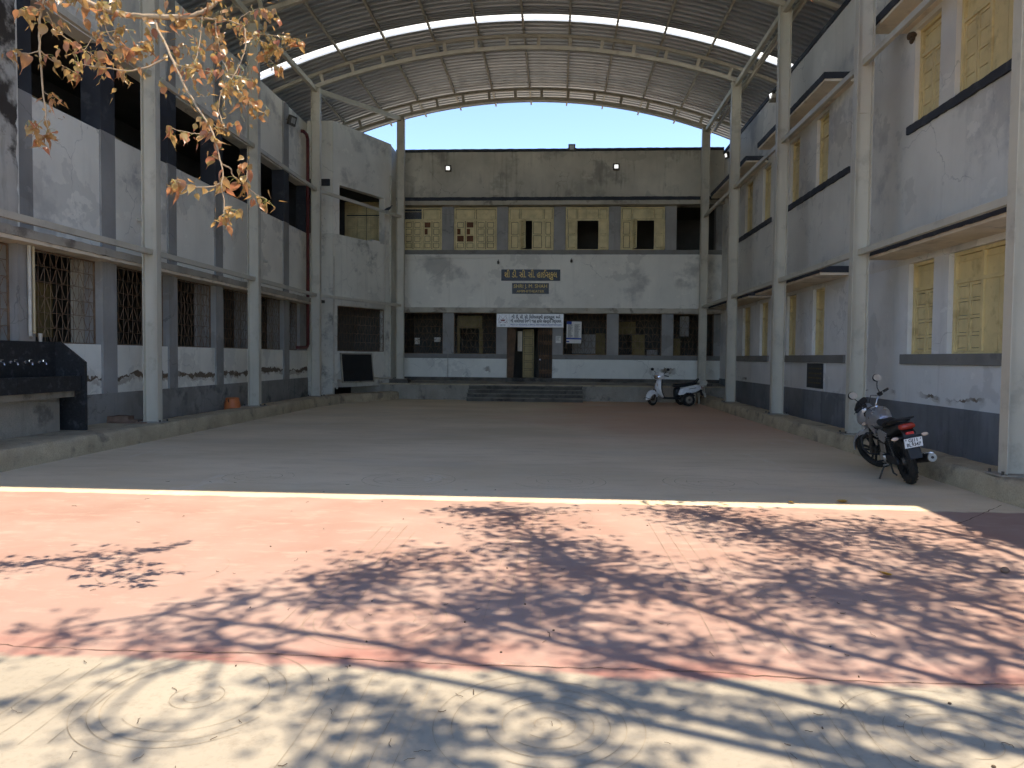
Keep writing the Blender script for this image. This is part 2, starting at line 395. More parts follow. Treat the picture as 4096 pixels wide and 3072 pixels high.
# floor: bare cement, one faded red painted band and a red tint under the roof
def floor_mat():
    t = NT('courtyard_cement'); p = t.pos(); x = t.xyz()
    cem = t.mix(t.ramp(t.noise(p, .7, 5), .3, .7), (.28, .24, .18), (.36, .315, .24))
    cem = t.mix(t.ramp(t.noise(p, 5, 7, .75), .55, .75), cem, (.23, .19, .14))
    cem = t.mix(t.math('MULTIPLY', t.ramp(t.noise(p, 26, 6, .75), .5, .8), .55), cem, (.19, .152, .108))
    red = t.mix(t.ramp(t.noise(p, .8, 5), .32, .68), (.305, .182, .14), (.355, .245, .197))
    red = t.mix(t.ramp(t.noise(t.pos((2.2, 5, 1)), 1, 6, .7), .52, .78), red, (.41, .30, .235))
    red = t.mix(t.math('MULTIPLY', t.ramp(t.noise(t.pos((1.2, 4, 1)), 2.1, 7, .75), .64, .72), .9), red, (.43, .37, .30))
    wob = t.math('MULTIPLY', t.math('SUBTRACT', t.noise(p, 1.6, 6, .65), .5), .28)
    y = t.math('ADD', x[1], wob)
    band = t.math('MULTIPLY', t.ramp(y, 3.60, 3.66), t.math('SUBTRACT', 1.0, t.ramp(y, 7.96, 8.02)))
    # stronger, less faded red along the near edge of the band
    strong = t.math('MULTIPLY', t.math('SUBTRACT', 1.0, t.ramp(t.math('ADD', y, t.math('MULTIPLY', t.noise(p, 1.1, 4), .6)), 3.95, 4.35)), t.ramp(t.noise(p, 2.3, 5), .35, .6))
    red = t.mix(t.math('MULTIPLY', strong, .85), red, (.295, .125, .098))
    col = t.mix(band, cem, red)
    # inner yard: paler cement, its colour raised to lift the roof's shade, worn red paint towards the right and back
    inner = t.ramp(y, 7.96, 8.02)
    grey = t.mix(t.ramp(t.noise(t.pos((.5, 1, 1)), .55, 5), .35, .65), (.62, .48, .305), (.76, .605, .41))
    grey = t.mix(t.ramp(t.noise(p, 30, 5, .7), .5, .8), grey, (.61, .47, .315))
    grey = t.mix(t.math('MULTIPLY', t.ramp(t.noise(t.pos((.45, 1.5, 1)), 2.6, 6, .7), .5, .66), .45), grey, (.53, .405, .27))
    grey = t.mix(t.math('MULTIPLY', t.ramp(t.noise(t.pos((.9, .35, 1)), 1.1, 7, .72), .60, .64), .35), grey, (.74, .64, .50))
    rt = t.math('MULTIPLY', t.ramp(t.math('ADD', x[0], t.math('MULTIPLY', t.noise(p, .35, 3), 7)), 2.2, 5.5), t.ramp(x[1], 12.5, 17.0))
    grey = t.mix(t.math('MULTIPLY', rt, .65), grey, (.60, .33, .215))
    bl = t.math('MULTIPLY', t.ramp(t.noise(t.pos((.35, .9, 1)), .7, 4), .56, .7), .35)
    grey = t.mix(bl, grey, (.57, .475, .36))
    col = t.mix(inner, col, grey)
    t.color(col)
    h = t.math('ADD', t.math('MULTIPLY', t.noise(p, 18, 6, .65), .7), t.math('MULTIPLY', t.noise(t.pos((1.5, 14, 1)), 3, 4), .4))
    t.bump(h, .22, .008)
    rg = t.math('ADD', .72, t.math('MULTIPLY', t.noise(p, 6, 3), .2))
    return t.set(Roughness=rg, Specular_IOR_Level=.25)
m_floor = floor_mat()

def text_mesh(name, body, size, mat, bold=.0, align='CENTER', extrude=.004):
    c = bpy.data.curves.new(name, 'FONT'); c.body = body; c.size = size; c.align_x = align; c.align_y = 'CENTER'
    c.extrude = extrude; c.offset = bold; c.resolution_u = 3
    o = bpy.data.objects.new(name, c); COL.objects.link(o)
    dg = bpy.context.evaluated_depsgraph_get()
    me = bpy.data.meshes.new_from_object(o.evaluated_get(dg))
    bpy.data.objects.remove(o); bpy.data.curves.remove(c)
    me.materials.clear(); me.materials.append(mat); me.name = name
    return me
def lettering(body, size, mat, parent, loc, rot, bold=.0, width=None, name='lettering', align='CENTER', extra=None):
    me = text_mesh(name, body, size, mat, bold, align)
    xs = [v.co.x for v in me.vertices]
    if width and xs:
        k = width/(max(xs)-min(xs))
        for v in me.vertices: v.co.x *= k
    return link(name, me, parent, loc=loc, rot=rot)

# ================================================================== GROUND
def grid_sheet(x0, x1, y0, y1, z, nx=1, ny=1):
    b = MB(); V = []; Fs = []
    for j in range(ny+1):
        for i in range(nx+1): V.append((x0+(x1-x0)*i/nx, y0+(y1-y0)*j/ny, z))
    for j in range(ny):
        for i in range(nx): a = j*(nx+1)+i; Fs.append((a, a+1, a+nx+2, a+nx+1))
    return b.add(V, Fs)
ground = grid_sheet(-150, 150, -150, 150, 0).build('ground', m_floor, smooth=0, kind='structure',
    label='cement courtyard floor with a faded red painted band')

# lines scored into the cement: rings and ruled bundles, plus the long crack
m_score = surf('scored_line', (.27, .225, .172), .95, var=.3, vs=6, bump=0, spec=.05)
def ring_arc(b, cx, cy, r, a0, a1, wd, z=.0035):
    n = max(10, int(abs(a1-a0)*r*26)+8); V = []; Fs = []
    for i in range(n+1):
        a = a0+(a1-a0)*i/n; q = wd*(.55+.45*math.sin(a*3+r*40)**2)
        V += [(cx+(r-q/2)*math.cos(a), cy+(r-q/2)*math.sin(a), z), (cx+(r+q/2)*math.cos(a), cy+(r+q/2)*math.sin(a), z)]
        if i: k = 2*i; Fs.append((k-2, k-1, k+1, k))
    b.add(V, Fs)
def strip(b, pts, wd, z=.0035):
    V = []; Fs = []
    for i, (x, y) in enumerate(pts):
        j = min(i+1, len(pts)-1); k = max(i-1, 0)
        dx, dy = pts[j][0]-pts[k][0], pts[j][1]-pts[k][1]; l = math.hypot(dx, dy) or 1
        q = wd*random.uniform(.5, 1.2)/2; nx, ny = -dy/l*q, dx/l*q
        V += [(x-nx, y-ny, z), (x+nx, y+ny, z)]
        if i: k = 2*i; Fs.append((k-2, k-1, k+1, k))
    b.add(V, Fs)
rng = random.Random(3)
for cx, cy, radii, wd in ((-1.66, 3.25, (.06, .12, .32, .40, .45, .52), .0032), (-.02, 3.12, (.06, .12, .20, .27, .34, .42, .50), .0034),
                          (1.73, 3.13, (.08, .15, .22, .30, .38, .47), .003), (-1.05, 4.32, (.10, .21, .31, .40, .46), .003),
                          (-1.10, 5.54, (.12, .20, .28, .38, .48), .003), (1.9, 5.03, (.12, .22, .34, .45), .0025),
                          (-.1, 7.3, (.14, .25, .36, .48), .003), (1.75, 7.0, (.14, .25, .38, .5), .003), (-2.9, 5.2, (.14, .3, .45), .0025), (-1.9, 9.3, (.15, .3, .45, .6), .006), (.05, 9.4, (.15, .3, .45, .6), .006), (2.0, 9.5, (.15, .3, .45, .6), .006), (-3.9, 9.3, (.15, .3, .45), .006)):
    b = MB()
    for r_ in radii:
        a0 = rng.uniform(0, 6.28); ring_arc(b, cx, cy, r_, a0, a0+rng.uniform(3.2, 6.28), wd)
    b.build('scored_ring', m_score, ground, smooth=0)
for bx, y0, y1, n_, dx in ((-1.08, 2.6, 3.58, 6, .095), (-2.45, 2.6, 3.58, 4, .13), (.95, 2.7, 3.56, 5, .1), (-.42, 4.2, 7.6, 4, .11), (-1.62, 3.9, 6.8, 4, .12), (.9, 3.9, 7.4, 5, .13), (2.9, 3.8, 7.2, 3, .14)):
    b = MB()
    for i in range(n_):
        x = bx+dx*i+rng.uniform(-.01, .01); ya, yb = y0+rng.uniform(0, .25), y1-rng.uniform(0, .3); m_ = 14
        strip(b, [(x+.012*math.sin(3*k/m_+i), ya+(yb-ya)*k/m_) for k in range(m_+1)], .0028)
    b.build('scored_lines', m_score, ground, smooth=0)
b = MB(); P = []
for i in range(160):
    x = -4.6+i*.052; P.append((x, 3.71-.014*x+.018*math.sin(x*3.1)+rng.uniform(-.010, .010)))
m_crack = surf('crack_dark', (.10, .065, .05), .95, var=.2, bump=0, spec=.05)
strip(b, P, .006)
b.build('floor_crack', m_crack, ground, smooth=0)
b = MB(); P = [(3.95+i*.06, 7.35+.12*i*.5+rng.uniform(-.015, .015)) for i in range(18)]
strip(b, P, .009); b.build('floor_crack', m_crack, ground, smooth=0)

# ---- kerbs: rough cast concrete
def kerb(name, path, wd, h, label, seed):
    rg = random.Random(seed); pts = []
    for (a, b_) in zip(path[:-1], path[1:]):
        a = Vector((*a, 0)); b_ = Vector((*b_, 0)); n = max(2, int((b_-a).length/.14))
        pts += [a.lerp(b_, i/n) for i in range(n)]
    pts.append(Vector((*path[-1], 0)))
    rings = []
    for i, p in enumerate(pts):
        d = (pts[min(i+1, len(pts)-1)]-pts[max(i-1, 0)]).normalized(); nr = Vector((d.y, -d.x, 0))
        j = lambda s=.012: rg.uniform(-s, s)
        prof = [(0+j(), -.02), (.006+j(), h*.35), (.012+j(.015), h*.75), (.035+j(), h-.012+j(.008)), (.08+j(), h+j(.006)), (wd*.55, h+j(.006)), (wd-.03, h+j(.006)), (wd, h-.04), (wd, -.02)]
        rings.append([p - nr*a + Vector((0, 0, z)) for a, z in prof])
    return MB().loft(rings).build(name, m_conc, None, smooth=50, kind='structure', label=label)
kerb('kerb', [(-7.42, 4.0), (-7.42, 22.3), (-7.1, 24.2), (-5.85, 26.95)], .55, .29, 'rough concrete kerb along the left side of the yard', 1)
kerb('kerb', [(5.1, 27.0), (5.1, 7.9)], .55, .27, 'rough concrete kerb along the right side under the columns', 2)
b = MB(); b.box(-8.62, -7.9, 4, 13.95, -.02, .285); bevel(b.build('walkway', m_conc, None, kind='structure', label='raised concrete walkway in front of the wash trough'), .015)

# ---- stage platform and its steps
b = MB()
b.add([(-7.72,26.9,-.02),(6.28,26.9,-.02),(6.28,28.62,-.02),(-7.72,28.62,-.02),(-7.72,26.9,.575),(6.28,26.9,.575),(6.28,28.62,.67),(-7.72,28.62,.67)],
      [(0,3,2,1),(4,5,6,7),(0,1,5,4),(1,2,6,5),(2,3,7,6),(3,0,4,7)])
platform = bevel(b.build('platform', m_conc_d, None, kind='structure', label='low concrete stage across the back of the yard'), .02)
b = MB().box(-7.75, 6.27, 26.86, 26.95, .545, .60); b.build('platform_edge', m_conc, platform)
steps = thing('entrance_steps', 'four blackened stone steps up to the stage before the doorway', 'steps', (-1.15, 26.9, 0))
for i in range(4):
    z1 = .14*(i+1); y0 = -.78+.25*i
    MB().box(-2.1, 2.1, y0+.02, .02, max(0, z1-.14), z1-.035).build('riser', m_step, steps)
    bevel(MB().box(-2.12, 2.12, y0-.012, .02 if i == 3 else y0+.262, z1-.034, z1+.002).build('tread', m_tread, steps), .008)

# ================================================================== SCHOOL BUILDINGS
Z = dict(pl=.84, s0=1.54, s1=1.72, w1=3.34, l0=3.36, l1=3.54, u0=5.63, u1=5.80, uw=7.47, c0=7.50, c1=7.72)
SH = .34   # wall thickness

def shutter_leaf(x0, x1, z0, z1, y, rows, M=None, skip=(), g_=.009):
    b = MB(M); st = .045; th = .028
    b.box(x0, x0+st, y, y+th, z0, z1); b.box(x1-st, x1, y, y+th, z0, z1)
    h = (z1-z0)/rows
    for i in range(rows+1):
        a = z0+h*i-(st/2 if 0 < i < rows else 0 if i == 0 else st)
        b.box(x0+st, x1-st, y+.001, y+th, a, a+st)
    for i in range(rows):
        if i in skip: continue
        e = st/2 if 0 < i else st; f = st/2 if i < rows-1 else st
        b.box(x0+st+g_, x1-st-g_, y+.010, y+th-.004, z0+h*i+e+g_, z0+h*(i+1)-f-g_)
    return b
def shutter_window(root, x0, x1, z0, z1, y, mat, style='closed', seed=0):
    """timber window: frame with transom, leaves as sub-parts"""
    rg = random.Random(seed); fr = .055; gg = .02 if mat is m_yellow_d else .009; zt = z0+(z1-z0)*.71; xm = (x0+x1)/2
    b = MB()
    b.box(x0, x0+fr, y-.02, y+.07, z0, z1); b.box(x1-fr, x1, y-.02, y+.07, z0, z1)
    b.box(x0+fr, x1-fr, y-.019, y+.07, z1-fr, z1); b.box(x0+fr, x1-fr, y-.019, y+.07, z0, z0+fr*.7)
    b.box(x0+fr, x1-fr, y-.018, y+.07, zt-.03, zt+.03)
    two = (x1-x0) > 1.0
    if style in ('open', 'ajar', 'half'):
        xa, xb = x0+(x1-x0)*.26, x0+(x1-x0)*.78
        for q in (xa, xb): b.box(q-.022, q+.022, y-.016, y+.07, z0+fr*.7, z1-fr)
        wn = b.build('window', mat, root)
        for (a, c) in ((x0+fr, xa-.022), (xb+.022, x1-fr)):
            shutter_leaf(a+.008, c-.008, z0+fr*.7+.008, zt-.04, y+.01, 2, None, (), gg).build('shutter', mat, wn)
            MB().box(a+.014, c-.014, y+.02, y+.035, zt+.044, z1-fr-.014).build('transom_panel', mat, wn)
        MB().box(xa+.036, xb-.036, y+.02, y+.035, zt+.044, z1-fr-.014).build('transom_panel', mat, wn)
        a, c = xa+.022, xb-.022; lw = (c-a)/2; zb = z0+fr*.7+.005; zu = zt-.035
        angs = {'open': (-168, 168), 'ajar': (-62, 8), 'half': (-75, 165)}[style]
        for sd, an in zip((-1, 1), angs):
            hx = a if sd < 0 else c
            Mx = Matrix.Translation((hx, y-.03 if abs(an) > 20 else y+.0, 0)) @ Matrix.Rotation(R(an), 4, 'Z')
            if sd < 0: lf = shutter_leaf(.006, lw-.006, zb, zu, -.014, 2, Mx, (), gg)
            else: lf = shutter_leaf(-lw+.006, -.006, zb, zu, -.014, 2, Mx, (), gg)
            lf.build('shutter', mat, wn)
        return wn
    if two: b.box(xm-.03, xm+.03, y-.017, y+.07, z0+fr*.7, z1-fr)
    for q in ((x0, xm), (xm, x1)) if two else ((x0, x1),):     # a thin bar high in the transom
        b.box(q[0]+.03, q[1]-.03, y+.01, y+.03, z1-.16, z1-.145)
    wn = b.build('window', mat, root)
    spans = ((x0+fr, xm-.03), (xm+.03, x1-fr)) if two else ((x0+fr, x1-fr),)
    for k, (a, c) in enumerate(spans):
        if style == 'worn' and k == 0 and seed == 1:
            MB().box(a, c, y+.03, y+.04, zt+.03, z1-fr).build('pane', m_glass_d, wn)
        else:
            MB().box(a+gg*.8, c-gg*.8, y+.03, y+.045, zt+.03+gg*.8, z1-fr-gg*.8).build('transom_panel', mat, wn)
        h = (a+c)/2; a += .006; c -= .006
        for i, (p_, q) in enumerate(((a, h-.007), (h+.007, c))):
            skip = ()
            if style == 'worn': skip = {(1,1,0): (2, 3), (2,0,0): (1, 2), (2,0,1): (1, 2, 3)}.get((seed, k, i), ())
            if style == 'plank' and k == 1:
                MB().box(p_, q, y+.012, y+.04, z0+fr*.7, zt-.03).build('shutter', mat, wn)
            else:
                shutter_leaf(p_+gg*.3, q-gg*.3, z0+fr*.7+gg*.4, zt-.03-gg*.4, y+.008, 4, None, skip, gg).build('shutter', mat, wn)
            hh = (zt-.03-z0-fr*.7)/4
            for s_ in skip:
                MB().box(p_+.04, q-.04 if s_ % 2 else (p_+q)/2, y+.03, y+.04, z0+fr*.7+hh*s_+.03, z0+fr*.7+hh*(s_+1)-.02).build('board', m_brownboard, wn)
                if not s_ % 2: MB().box((p_+q)/2+.001, q-.04, y+.024, y+.034, z0+fr*.7+hh*s_+.03, z0+fr*.7+hh*(s_+1)-.02).build('board', mat, wn)
    return wn

def grille(root, x0, x1, z0, z1, y, mat=None, M=None, rows=6, per=.31, r=.0062):
    b = MB(M)
    for q in (x0+.012, x1-.012): b.box(q-.014, q+.014, y-.012, y+.012, z0, z1)
    for q in (z0+.012, z1-.012): b.box(x0+.026, x1-.026, y-.011, y+.011, q-.012, q+.012)
    h = (z1-z0)/rows; n = max(2, round((x1-x0)/per)); dx = (x1-x0)/n
    for i in range(1, rows): b.tube([(x0+.02, y+.006, z0+h*i), (x1-.02, y+.006, z0+h*i)], r, 4, cap=False)
    for j in range(1, 2*n):
        x = x0+dx*j/2
        b.tube([(x, y+.012, z0), (x, y+.012, z1)], r*.8, 4, cap=False)
    for i in range(rows):
        P = []; za = z0+h*i+.012; zb = z0+h*(i+1)-.02; ph = .5 if i % 2 else 0
        for j in range(2*n+1):
            x = x0+dx*(j/2+ph*.5)
            up = j % 2
            c = (zb if up else za); e = (zb-za)*.16*(-1 if up else 1)
            for ox, oz in ((-.058, e*2.2), (-.045, e), (-.022, e*.15), (.022, e*.15), (.045, e), (.058, e*2.2)):
                xx = x+ox*dx/.31
                if x0+.02 < xx < x1-.02: P.append((xx, y-.004, c+oz))
        b.tube(P, r, 4, cap=False)
    return b.build('window_grille', mat or m_grille, root, smooth=0)

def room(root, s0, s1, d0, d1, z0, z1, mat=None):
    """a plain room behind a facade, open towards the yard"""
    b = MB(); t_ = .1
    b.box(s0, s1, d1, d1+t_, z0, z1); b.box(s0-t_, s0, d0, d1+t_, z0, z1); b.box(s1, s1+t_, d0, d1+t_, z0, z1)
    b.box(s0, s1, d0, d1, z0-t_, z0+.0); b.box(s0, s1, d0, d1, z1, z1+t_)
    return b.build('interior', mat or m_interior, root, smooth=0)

def wavy_band(b, s0, s1, d0, d1, z0, z1, amp, seed, side='both'):
    """painted edge band whose brushed outline wavers"""
    rg = random.Random(seed); n = max(4, int((s1-s0)/.12)); rings = []
    for i in range(n+1):
        s = s0+(s1-s0)*i/n; a = rg.uniform(-amp, amp); c = rg.uniform(-amp, amp)
        rings.append([(s, d0, z0+a), (s, d1, z0+a), (s, d1, z1+c), (s, d0, z1+c)])
    return b.loft(rings)

# ---------------------------------------------------------------- back building
back = thing('school_building', 'grey two-storey school block at the far end with signboards and doorway', 'building', (0, 28.6, 0))
UPW = [(-6.15, -4.57), (-4.10, -2.40), (-1.96, -.17), (.28, 1.96), (2.41, 4.12), (4.56, 6.05)]
LOW = [(-6.15, -4.51), (-4.08, -2.39), (-1.97, -.18), (.23, 1.94), (2.39, 4.06), (4.50, 6.05)]
SL, SR = -6.4, 6.3
def piers(root, ops, s0, s1, z0, z1, mat, d0=0.0, d1=SH):
    e = [s0]+[v for o in ops for v in o]+[s1]
    for a, c in zip(e[::2], e[1::2]):
        if c-a > .01: MB().box(a, c, d0, d1, z0, z1).build('pier', mat, root)
for a, c in ((SL, -1.97), (-.18, SR)):
    MB().box(a, c, 0, SH, .6, Z['s0']).build('lower_wall', m_wall_b, back)
    MB().box(a, c, -.012, SH, Z['s0'], Z['s1']).build('sill_band', m_sill, back)
    MB().box(a, c, -.05, 0, .6, .80).build('wall_base', m_step, back)
piers(back, LOW, SL, SR, Z['s1'], Z['l0'], m_pier)
b = MB(); wavy_band(b, SL, SR, -.16, SH, Z['l0']-.02, Z['l1'], .006, 4); b.build('ledge', m_ledge, back)
MB().box(SL, SR, 0, SH, Z['l1']-.01, Z['u0']).build('middle_wall', m_wall_bm, back)
b = MB(); wavy_band(b, SL, SR, -.015, SH, Z['u0'], Z['u1'], .006, 5); b.build('sill_band', m_sill, back)
piers(back, UPW, SL, SR, Z['u1'], Z['c0'], m_pier)
MB().box(SL, SR, -.30, SH, Z['c0'], 7.66).build('soffit_slab', m_ledge, back)
b = MB(); wavy_band(b, SL, SR, -.32, SH, 7.66, 7.79, .008, 6); b.build('ledge_edge', m_navy, back)
MB().box(SL, SR, -.02, SH, 7.78, 9.6).build('parapet', m_parapet, back)
b = MB(); wavy_band(b, SL, SR, -.05, SH+.02, 9.60, 9.71, .007, 8); b.build('coping', m_navy, back)
MB().box(-9, 9.5, SH+.01, 8, 8.7, 8.9).build('terrace_roof', m_terrace, back)
MB().box(-9, 9.5, 7.9, 8.1, 0, 9.4).build('rear_wall', m_wall_bm, back)
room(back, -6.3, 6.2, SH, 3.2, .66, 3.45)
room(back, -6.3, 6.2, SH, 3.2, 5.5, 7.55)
for i, (a, c) in enumerate(UPW[:5]):
    shutter_window(back, a+.01, c-.01, Z['u1']+.0, Z['uw'], .08, m_yellow_d, ('worn', 'worn', 'ajar', 'open', 'half')[i], i+1)
for i, (a, c) in enumerate(LOW):
    if i == 2: continue
    grille(back, a, c, Z['s1'], Z['w1'], .10)
# things seen dimly behind the grilles
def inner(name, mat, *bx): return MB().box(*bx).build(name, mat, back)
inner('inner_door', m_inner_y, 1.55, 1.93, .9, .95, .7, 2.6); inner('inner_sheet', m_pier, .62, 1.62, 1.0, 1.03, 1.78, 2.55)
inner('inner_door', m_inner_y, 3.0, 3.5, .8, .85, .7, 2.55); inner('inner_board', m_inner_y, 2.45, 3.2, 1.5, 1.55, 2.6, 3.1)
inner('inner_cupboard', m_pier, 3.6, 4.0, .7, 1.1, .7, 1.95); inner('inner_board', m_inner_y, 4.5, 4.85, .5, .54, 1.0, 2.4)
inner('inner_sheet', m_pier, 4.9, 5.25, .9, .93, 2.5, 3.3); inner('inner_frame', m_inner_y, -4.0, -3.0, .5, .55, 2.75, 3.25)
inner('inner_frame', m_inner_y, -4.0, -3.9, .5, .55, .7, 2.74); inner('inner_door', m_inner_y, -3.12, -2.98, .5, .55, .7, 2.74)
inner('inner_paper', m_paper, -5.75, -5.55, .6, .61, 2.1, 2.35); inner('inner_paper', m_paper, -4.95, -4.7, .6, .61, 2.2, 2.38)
# doorway: half-open collapsible gate, one panelled leaf, sign board over it
MB().box(-1.99, -.16, -.28, .5, .62, .80).build('threshold', m_step, back)
MB().box(-1.97, -.18, .0, SH, 2.80, Z['l0']).build('lintel', m_pier, back)
shutter_leaf(-1.36, -.92, .80, 2.72, .55, 6, None, (), .015).build('door', m_door, back)
MB().box(-1.58, -1.4, .7, .74, 1.85, 2.65).build('inner_paper', m_soffit, back)

def gate(x0, x1, x0b, x1b, n):
    b = MB(); z0, z1 = .80, 2.77
    for i in range(n+1):
        q = i/n; a = x0+(x1-x0)*q; c = x0b+(x1b-x0b)*q
        b.beam((c, .06, z0), (a, .06, z1), .012, .02, up=(0,1,0))
        pass
    g = b.build('collapsible_gate', m_rust, back, smooth=0)
    if n < 10:
        b = MB()
        for zc in (1.05, 1.62, 2.18, 2.58):
            for i in range(n):
                for sg in (-1, 1):
                    q = lambda u, z: x0b+(x1b-x0b)*u+((x0+(x1-x0)*u)-(x0b+(x1b-x0b)*u))*(z-z0)/(z1-z0)
                    b.beam((q(i/n, zc-.1*sg), .045, zc-.1*sg), (q((i+1)/n, zc+.1*sg), .045, zc+.1*sg), .012, .005, up=(0,1,0))
        b.build('gate_lattice', m_rust, g, smooth=0)
    return g
gate(-1.95, -1.62, -1.95, -1.72, 12)
g = gate(-.74, -.20, -.68, -.20, 8)
MB().ellip((-.66, .03, 1.52), .025, .02, .035).build('padlock', m_chrome, g)
# rain streak pipes, conduit
b = MB(); b.tube([(-6.05, -.02, 5.40), (-4.6, -.02, 5.46), (-2.15, -.02, 5.49)], .016, 6); b.tube([(-6.05, -.02, 5.53), (-4.25, -.02, 5.51), (-4.27, -.02, 3.6)], .010, 6)
b.build('conduit', m_wall_bm, back)
b = MB(); b.tube([(-4.3, -.025, 1.9), (-4.3, -.025, .75)], .012, 6); b.build('conduit', m_conc_d, back)

# ---------------------------------------------------------------- right wing
RX = 6.3
right = thing('school_building', 'grey right-hand school wing with closed yellow shutters and slab sunshades', 'building', (RX, 0, 0), (0, 0, R(-90)))
BAYS = [  # (sill s-range), openings as Y ranges
    ((10.5, 13.72), [(10.62, 12.21), (12.68, 13.55)]),
    ((16.33, 20.72), [(16.5, 17.05), (17.66, 18.45), (19.71, 20.49)]),
    ((22.1, 25.95), [(22.28, 23.13), (24.28, 25.22)]),
]
Y0, Y1 = 3.0, 28.6
allop = sorted([o for _, os_ in BAYS for o in os_])
BAYS[1] = ((16.33, 20.72), [(17.66, 18.45), (19.71, 20.49)]); allop.remove((16.5, 17.05))
def RB(y0, y1, d0, d1, z0, z1): return MB().box(-y1, -y0, d0, d1, z0, z1)
RB(Y0, Y1, -.02, SH, 0, .86).build('plinth', m_plinth_r, right)
RB(Y0, Y1, 0, SH, .86, Z['s1']).build('lower_wall', m_wall_r, right)
RB(Y0, Y1, 0, SH, Z['w1'], Z['u1']).build('middle_wall', m_wall_ru, right)
RB(Y0, Y1, 0, SH, Z['uw'], 9.42).build('parapet', m_wall_ru, right)
b = MB(); wavy_band(b, -Y1, -Y0, -.03, SH, 9.42, 9.55, .010, 9); b.build('coping', m_navy, right)
ee = [Y0]+[v for o in allop for v in o]+[Y1]
for a, c in zip(ee[::2], ee[1::2]):
    RB(a, c, 0, SH, Z['s1'], Z['w1']).build('pier', m_wall_r, right)
    RB(a, c, 0, SH, Z['u1'], Z['uw']).build('pier', m_wall_ru, right)
k = 20
for (s0, s1), ops in BAYS:
    bevel(RB(s0, s1, -.05, .05, Z['s0'], Z['s1']).build('sill_band', m_sill, right), .01)
    b = MB(); wavy_band(b, -s1, -s0, -.045, .05, 5.67, 5.81, .009, k); b.build('sill_band', m_navy, right)
    for a, c in ops:
        for z0, z1 in ((Z['s1'], Z['w1']), (Z['u1'], Z['uw'])):
            k += 1
            shutter_window(right, -c+.005, -a-.005, z0, z1, .10, m_yellow, 'plank' if (c-a) > 1.2 else 'closed', k)
for s0, s1, z in ((9.6, 13.78, 3.44), (16.15, 21.3, 3.44), (22.0, 27.6, 3.44), (8.6, 13.9, 7.56), (16.15, 21.3, 7.56), (22.6, 27.6, 7.56)):
    RB(s0, s1, -.65, 0, z, z+.085).build('sunshade', m_soffit, right)
    b = MB(); wavy_band(b, -s1-.02, -s0+.02, -.672, 0, z+.05, z+.185, .006, int(s0*10)); b.build('sunshade_edge', m_navy, right)
RB(Y0, Y1, SH, 7, 8.6, 8.8).build('terrace_roof', m_terrace, right)
RB(Y0, Y1, SH+.01, SH+.12, .0, 8.6).build('inner_wall', m_interior, right)
RB(Y0-.2, Y0, 0, 7, 0, 9.5).build('end_wall', m_wall_ru, right)
RB(Y0, Y1, 7, 7.2, 0, 9.4).build('rear_wall', m_wall_ru, right)
b = MB(); b.tube([(-26.6, -.03, 1.35), (-26.6, -.03, .45)], .03, 8); b.build('drain_pipe', m_pvc, right)
MB().box(-21.6, -21.2, -.3, .01, 8.98, 9.1).build('bracket', m_ledge, right)

# ---------------------------------------------------------------- left wing with its angled corner
LX = -8.6
left = thing('school_building', 'left school wing with open upper gallery, wave-pattern window grilles and angled corner', 'building', (LX, 0, 0), (0, 0, R(90)))
PIL = [(8.75, 9.15), (11.1, 11.47), (13.26, 13.70), (15.62, 15.97), (17.84, 18.24), (20.10, 20.52), (22.40, 22.85)]
LY0, LY1 = 4.0, 24.65
MB().box(LY0, LY1, -.025, SH, 0, Z['pl']).build('plinth', m_plinth, left)
MB().box(LY0, LY1, 0, SH, Z['pl'], 1.77).build('lower_wall', m_wall_l, left)
MB().box(LY0, LY1, 0, SH, 3.5, 5.78).build('middle_wall', m_wall_lu, left)
MB().box(LY0, LY1, 0, SH, 7.38, 9.5).build('upper_wall', m_wall_lu, left)
b = MB(); wavy_band(b, LY0, LY1, -.30, .01, 3.40, 3.54, .010, 12); b.build('ledge', m_ledge, left)
b = MB(); wavy_band(b, LY0, LY1, -.28, SH, 3.34, 3.40, .006, 13); b.build('ledge_soffit', m_soffit, left)
for a, c in PIL:
    MB().box(a, c, -.045, SH+.0, Z['pl'], 3.335).build('pier', m_pier, left)
    MB().box(a, c, -.04, .0, 3.545, 5.79).build('pier', m_pier, left)
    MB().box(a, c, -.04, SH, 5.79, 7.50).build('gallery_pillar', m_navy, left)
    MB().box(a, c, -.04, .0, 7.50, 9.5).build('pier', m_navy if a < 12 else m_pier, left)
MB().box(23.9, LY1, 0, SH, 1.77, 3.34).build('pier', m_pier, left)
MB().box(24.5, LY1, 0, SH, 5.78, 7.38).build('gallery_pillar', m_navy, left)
ends = [LY0]+[v for q in PIL for v in q]+[24.9]
for a, c in list(zip(ends[::2], ends[1::2])):
    if c > 10 and c-a > .5:
        grille(left, a+.01, min(c, 23.9)-.01, 1.77, 3.33, .11)
        # jamb of the room wall behind the grille
        MB().box(c-.30 if c < 24 else 23.55, min(c, 23.9)-.02, .30, .38, 1.78, 3.33).build('jamb', m_ledge if c < 14 else m_pier, left)
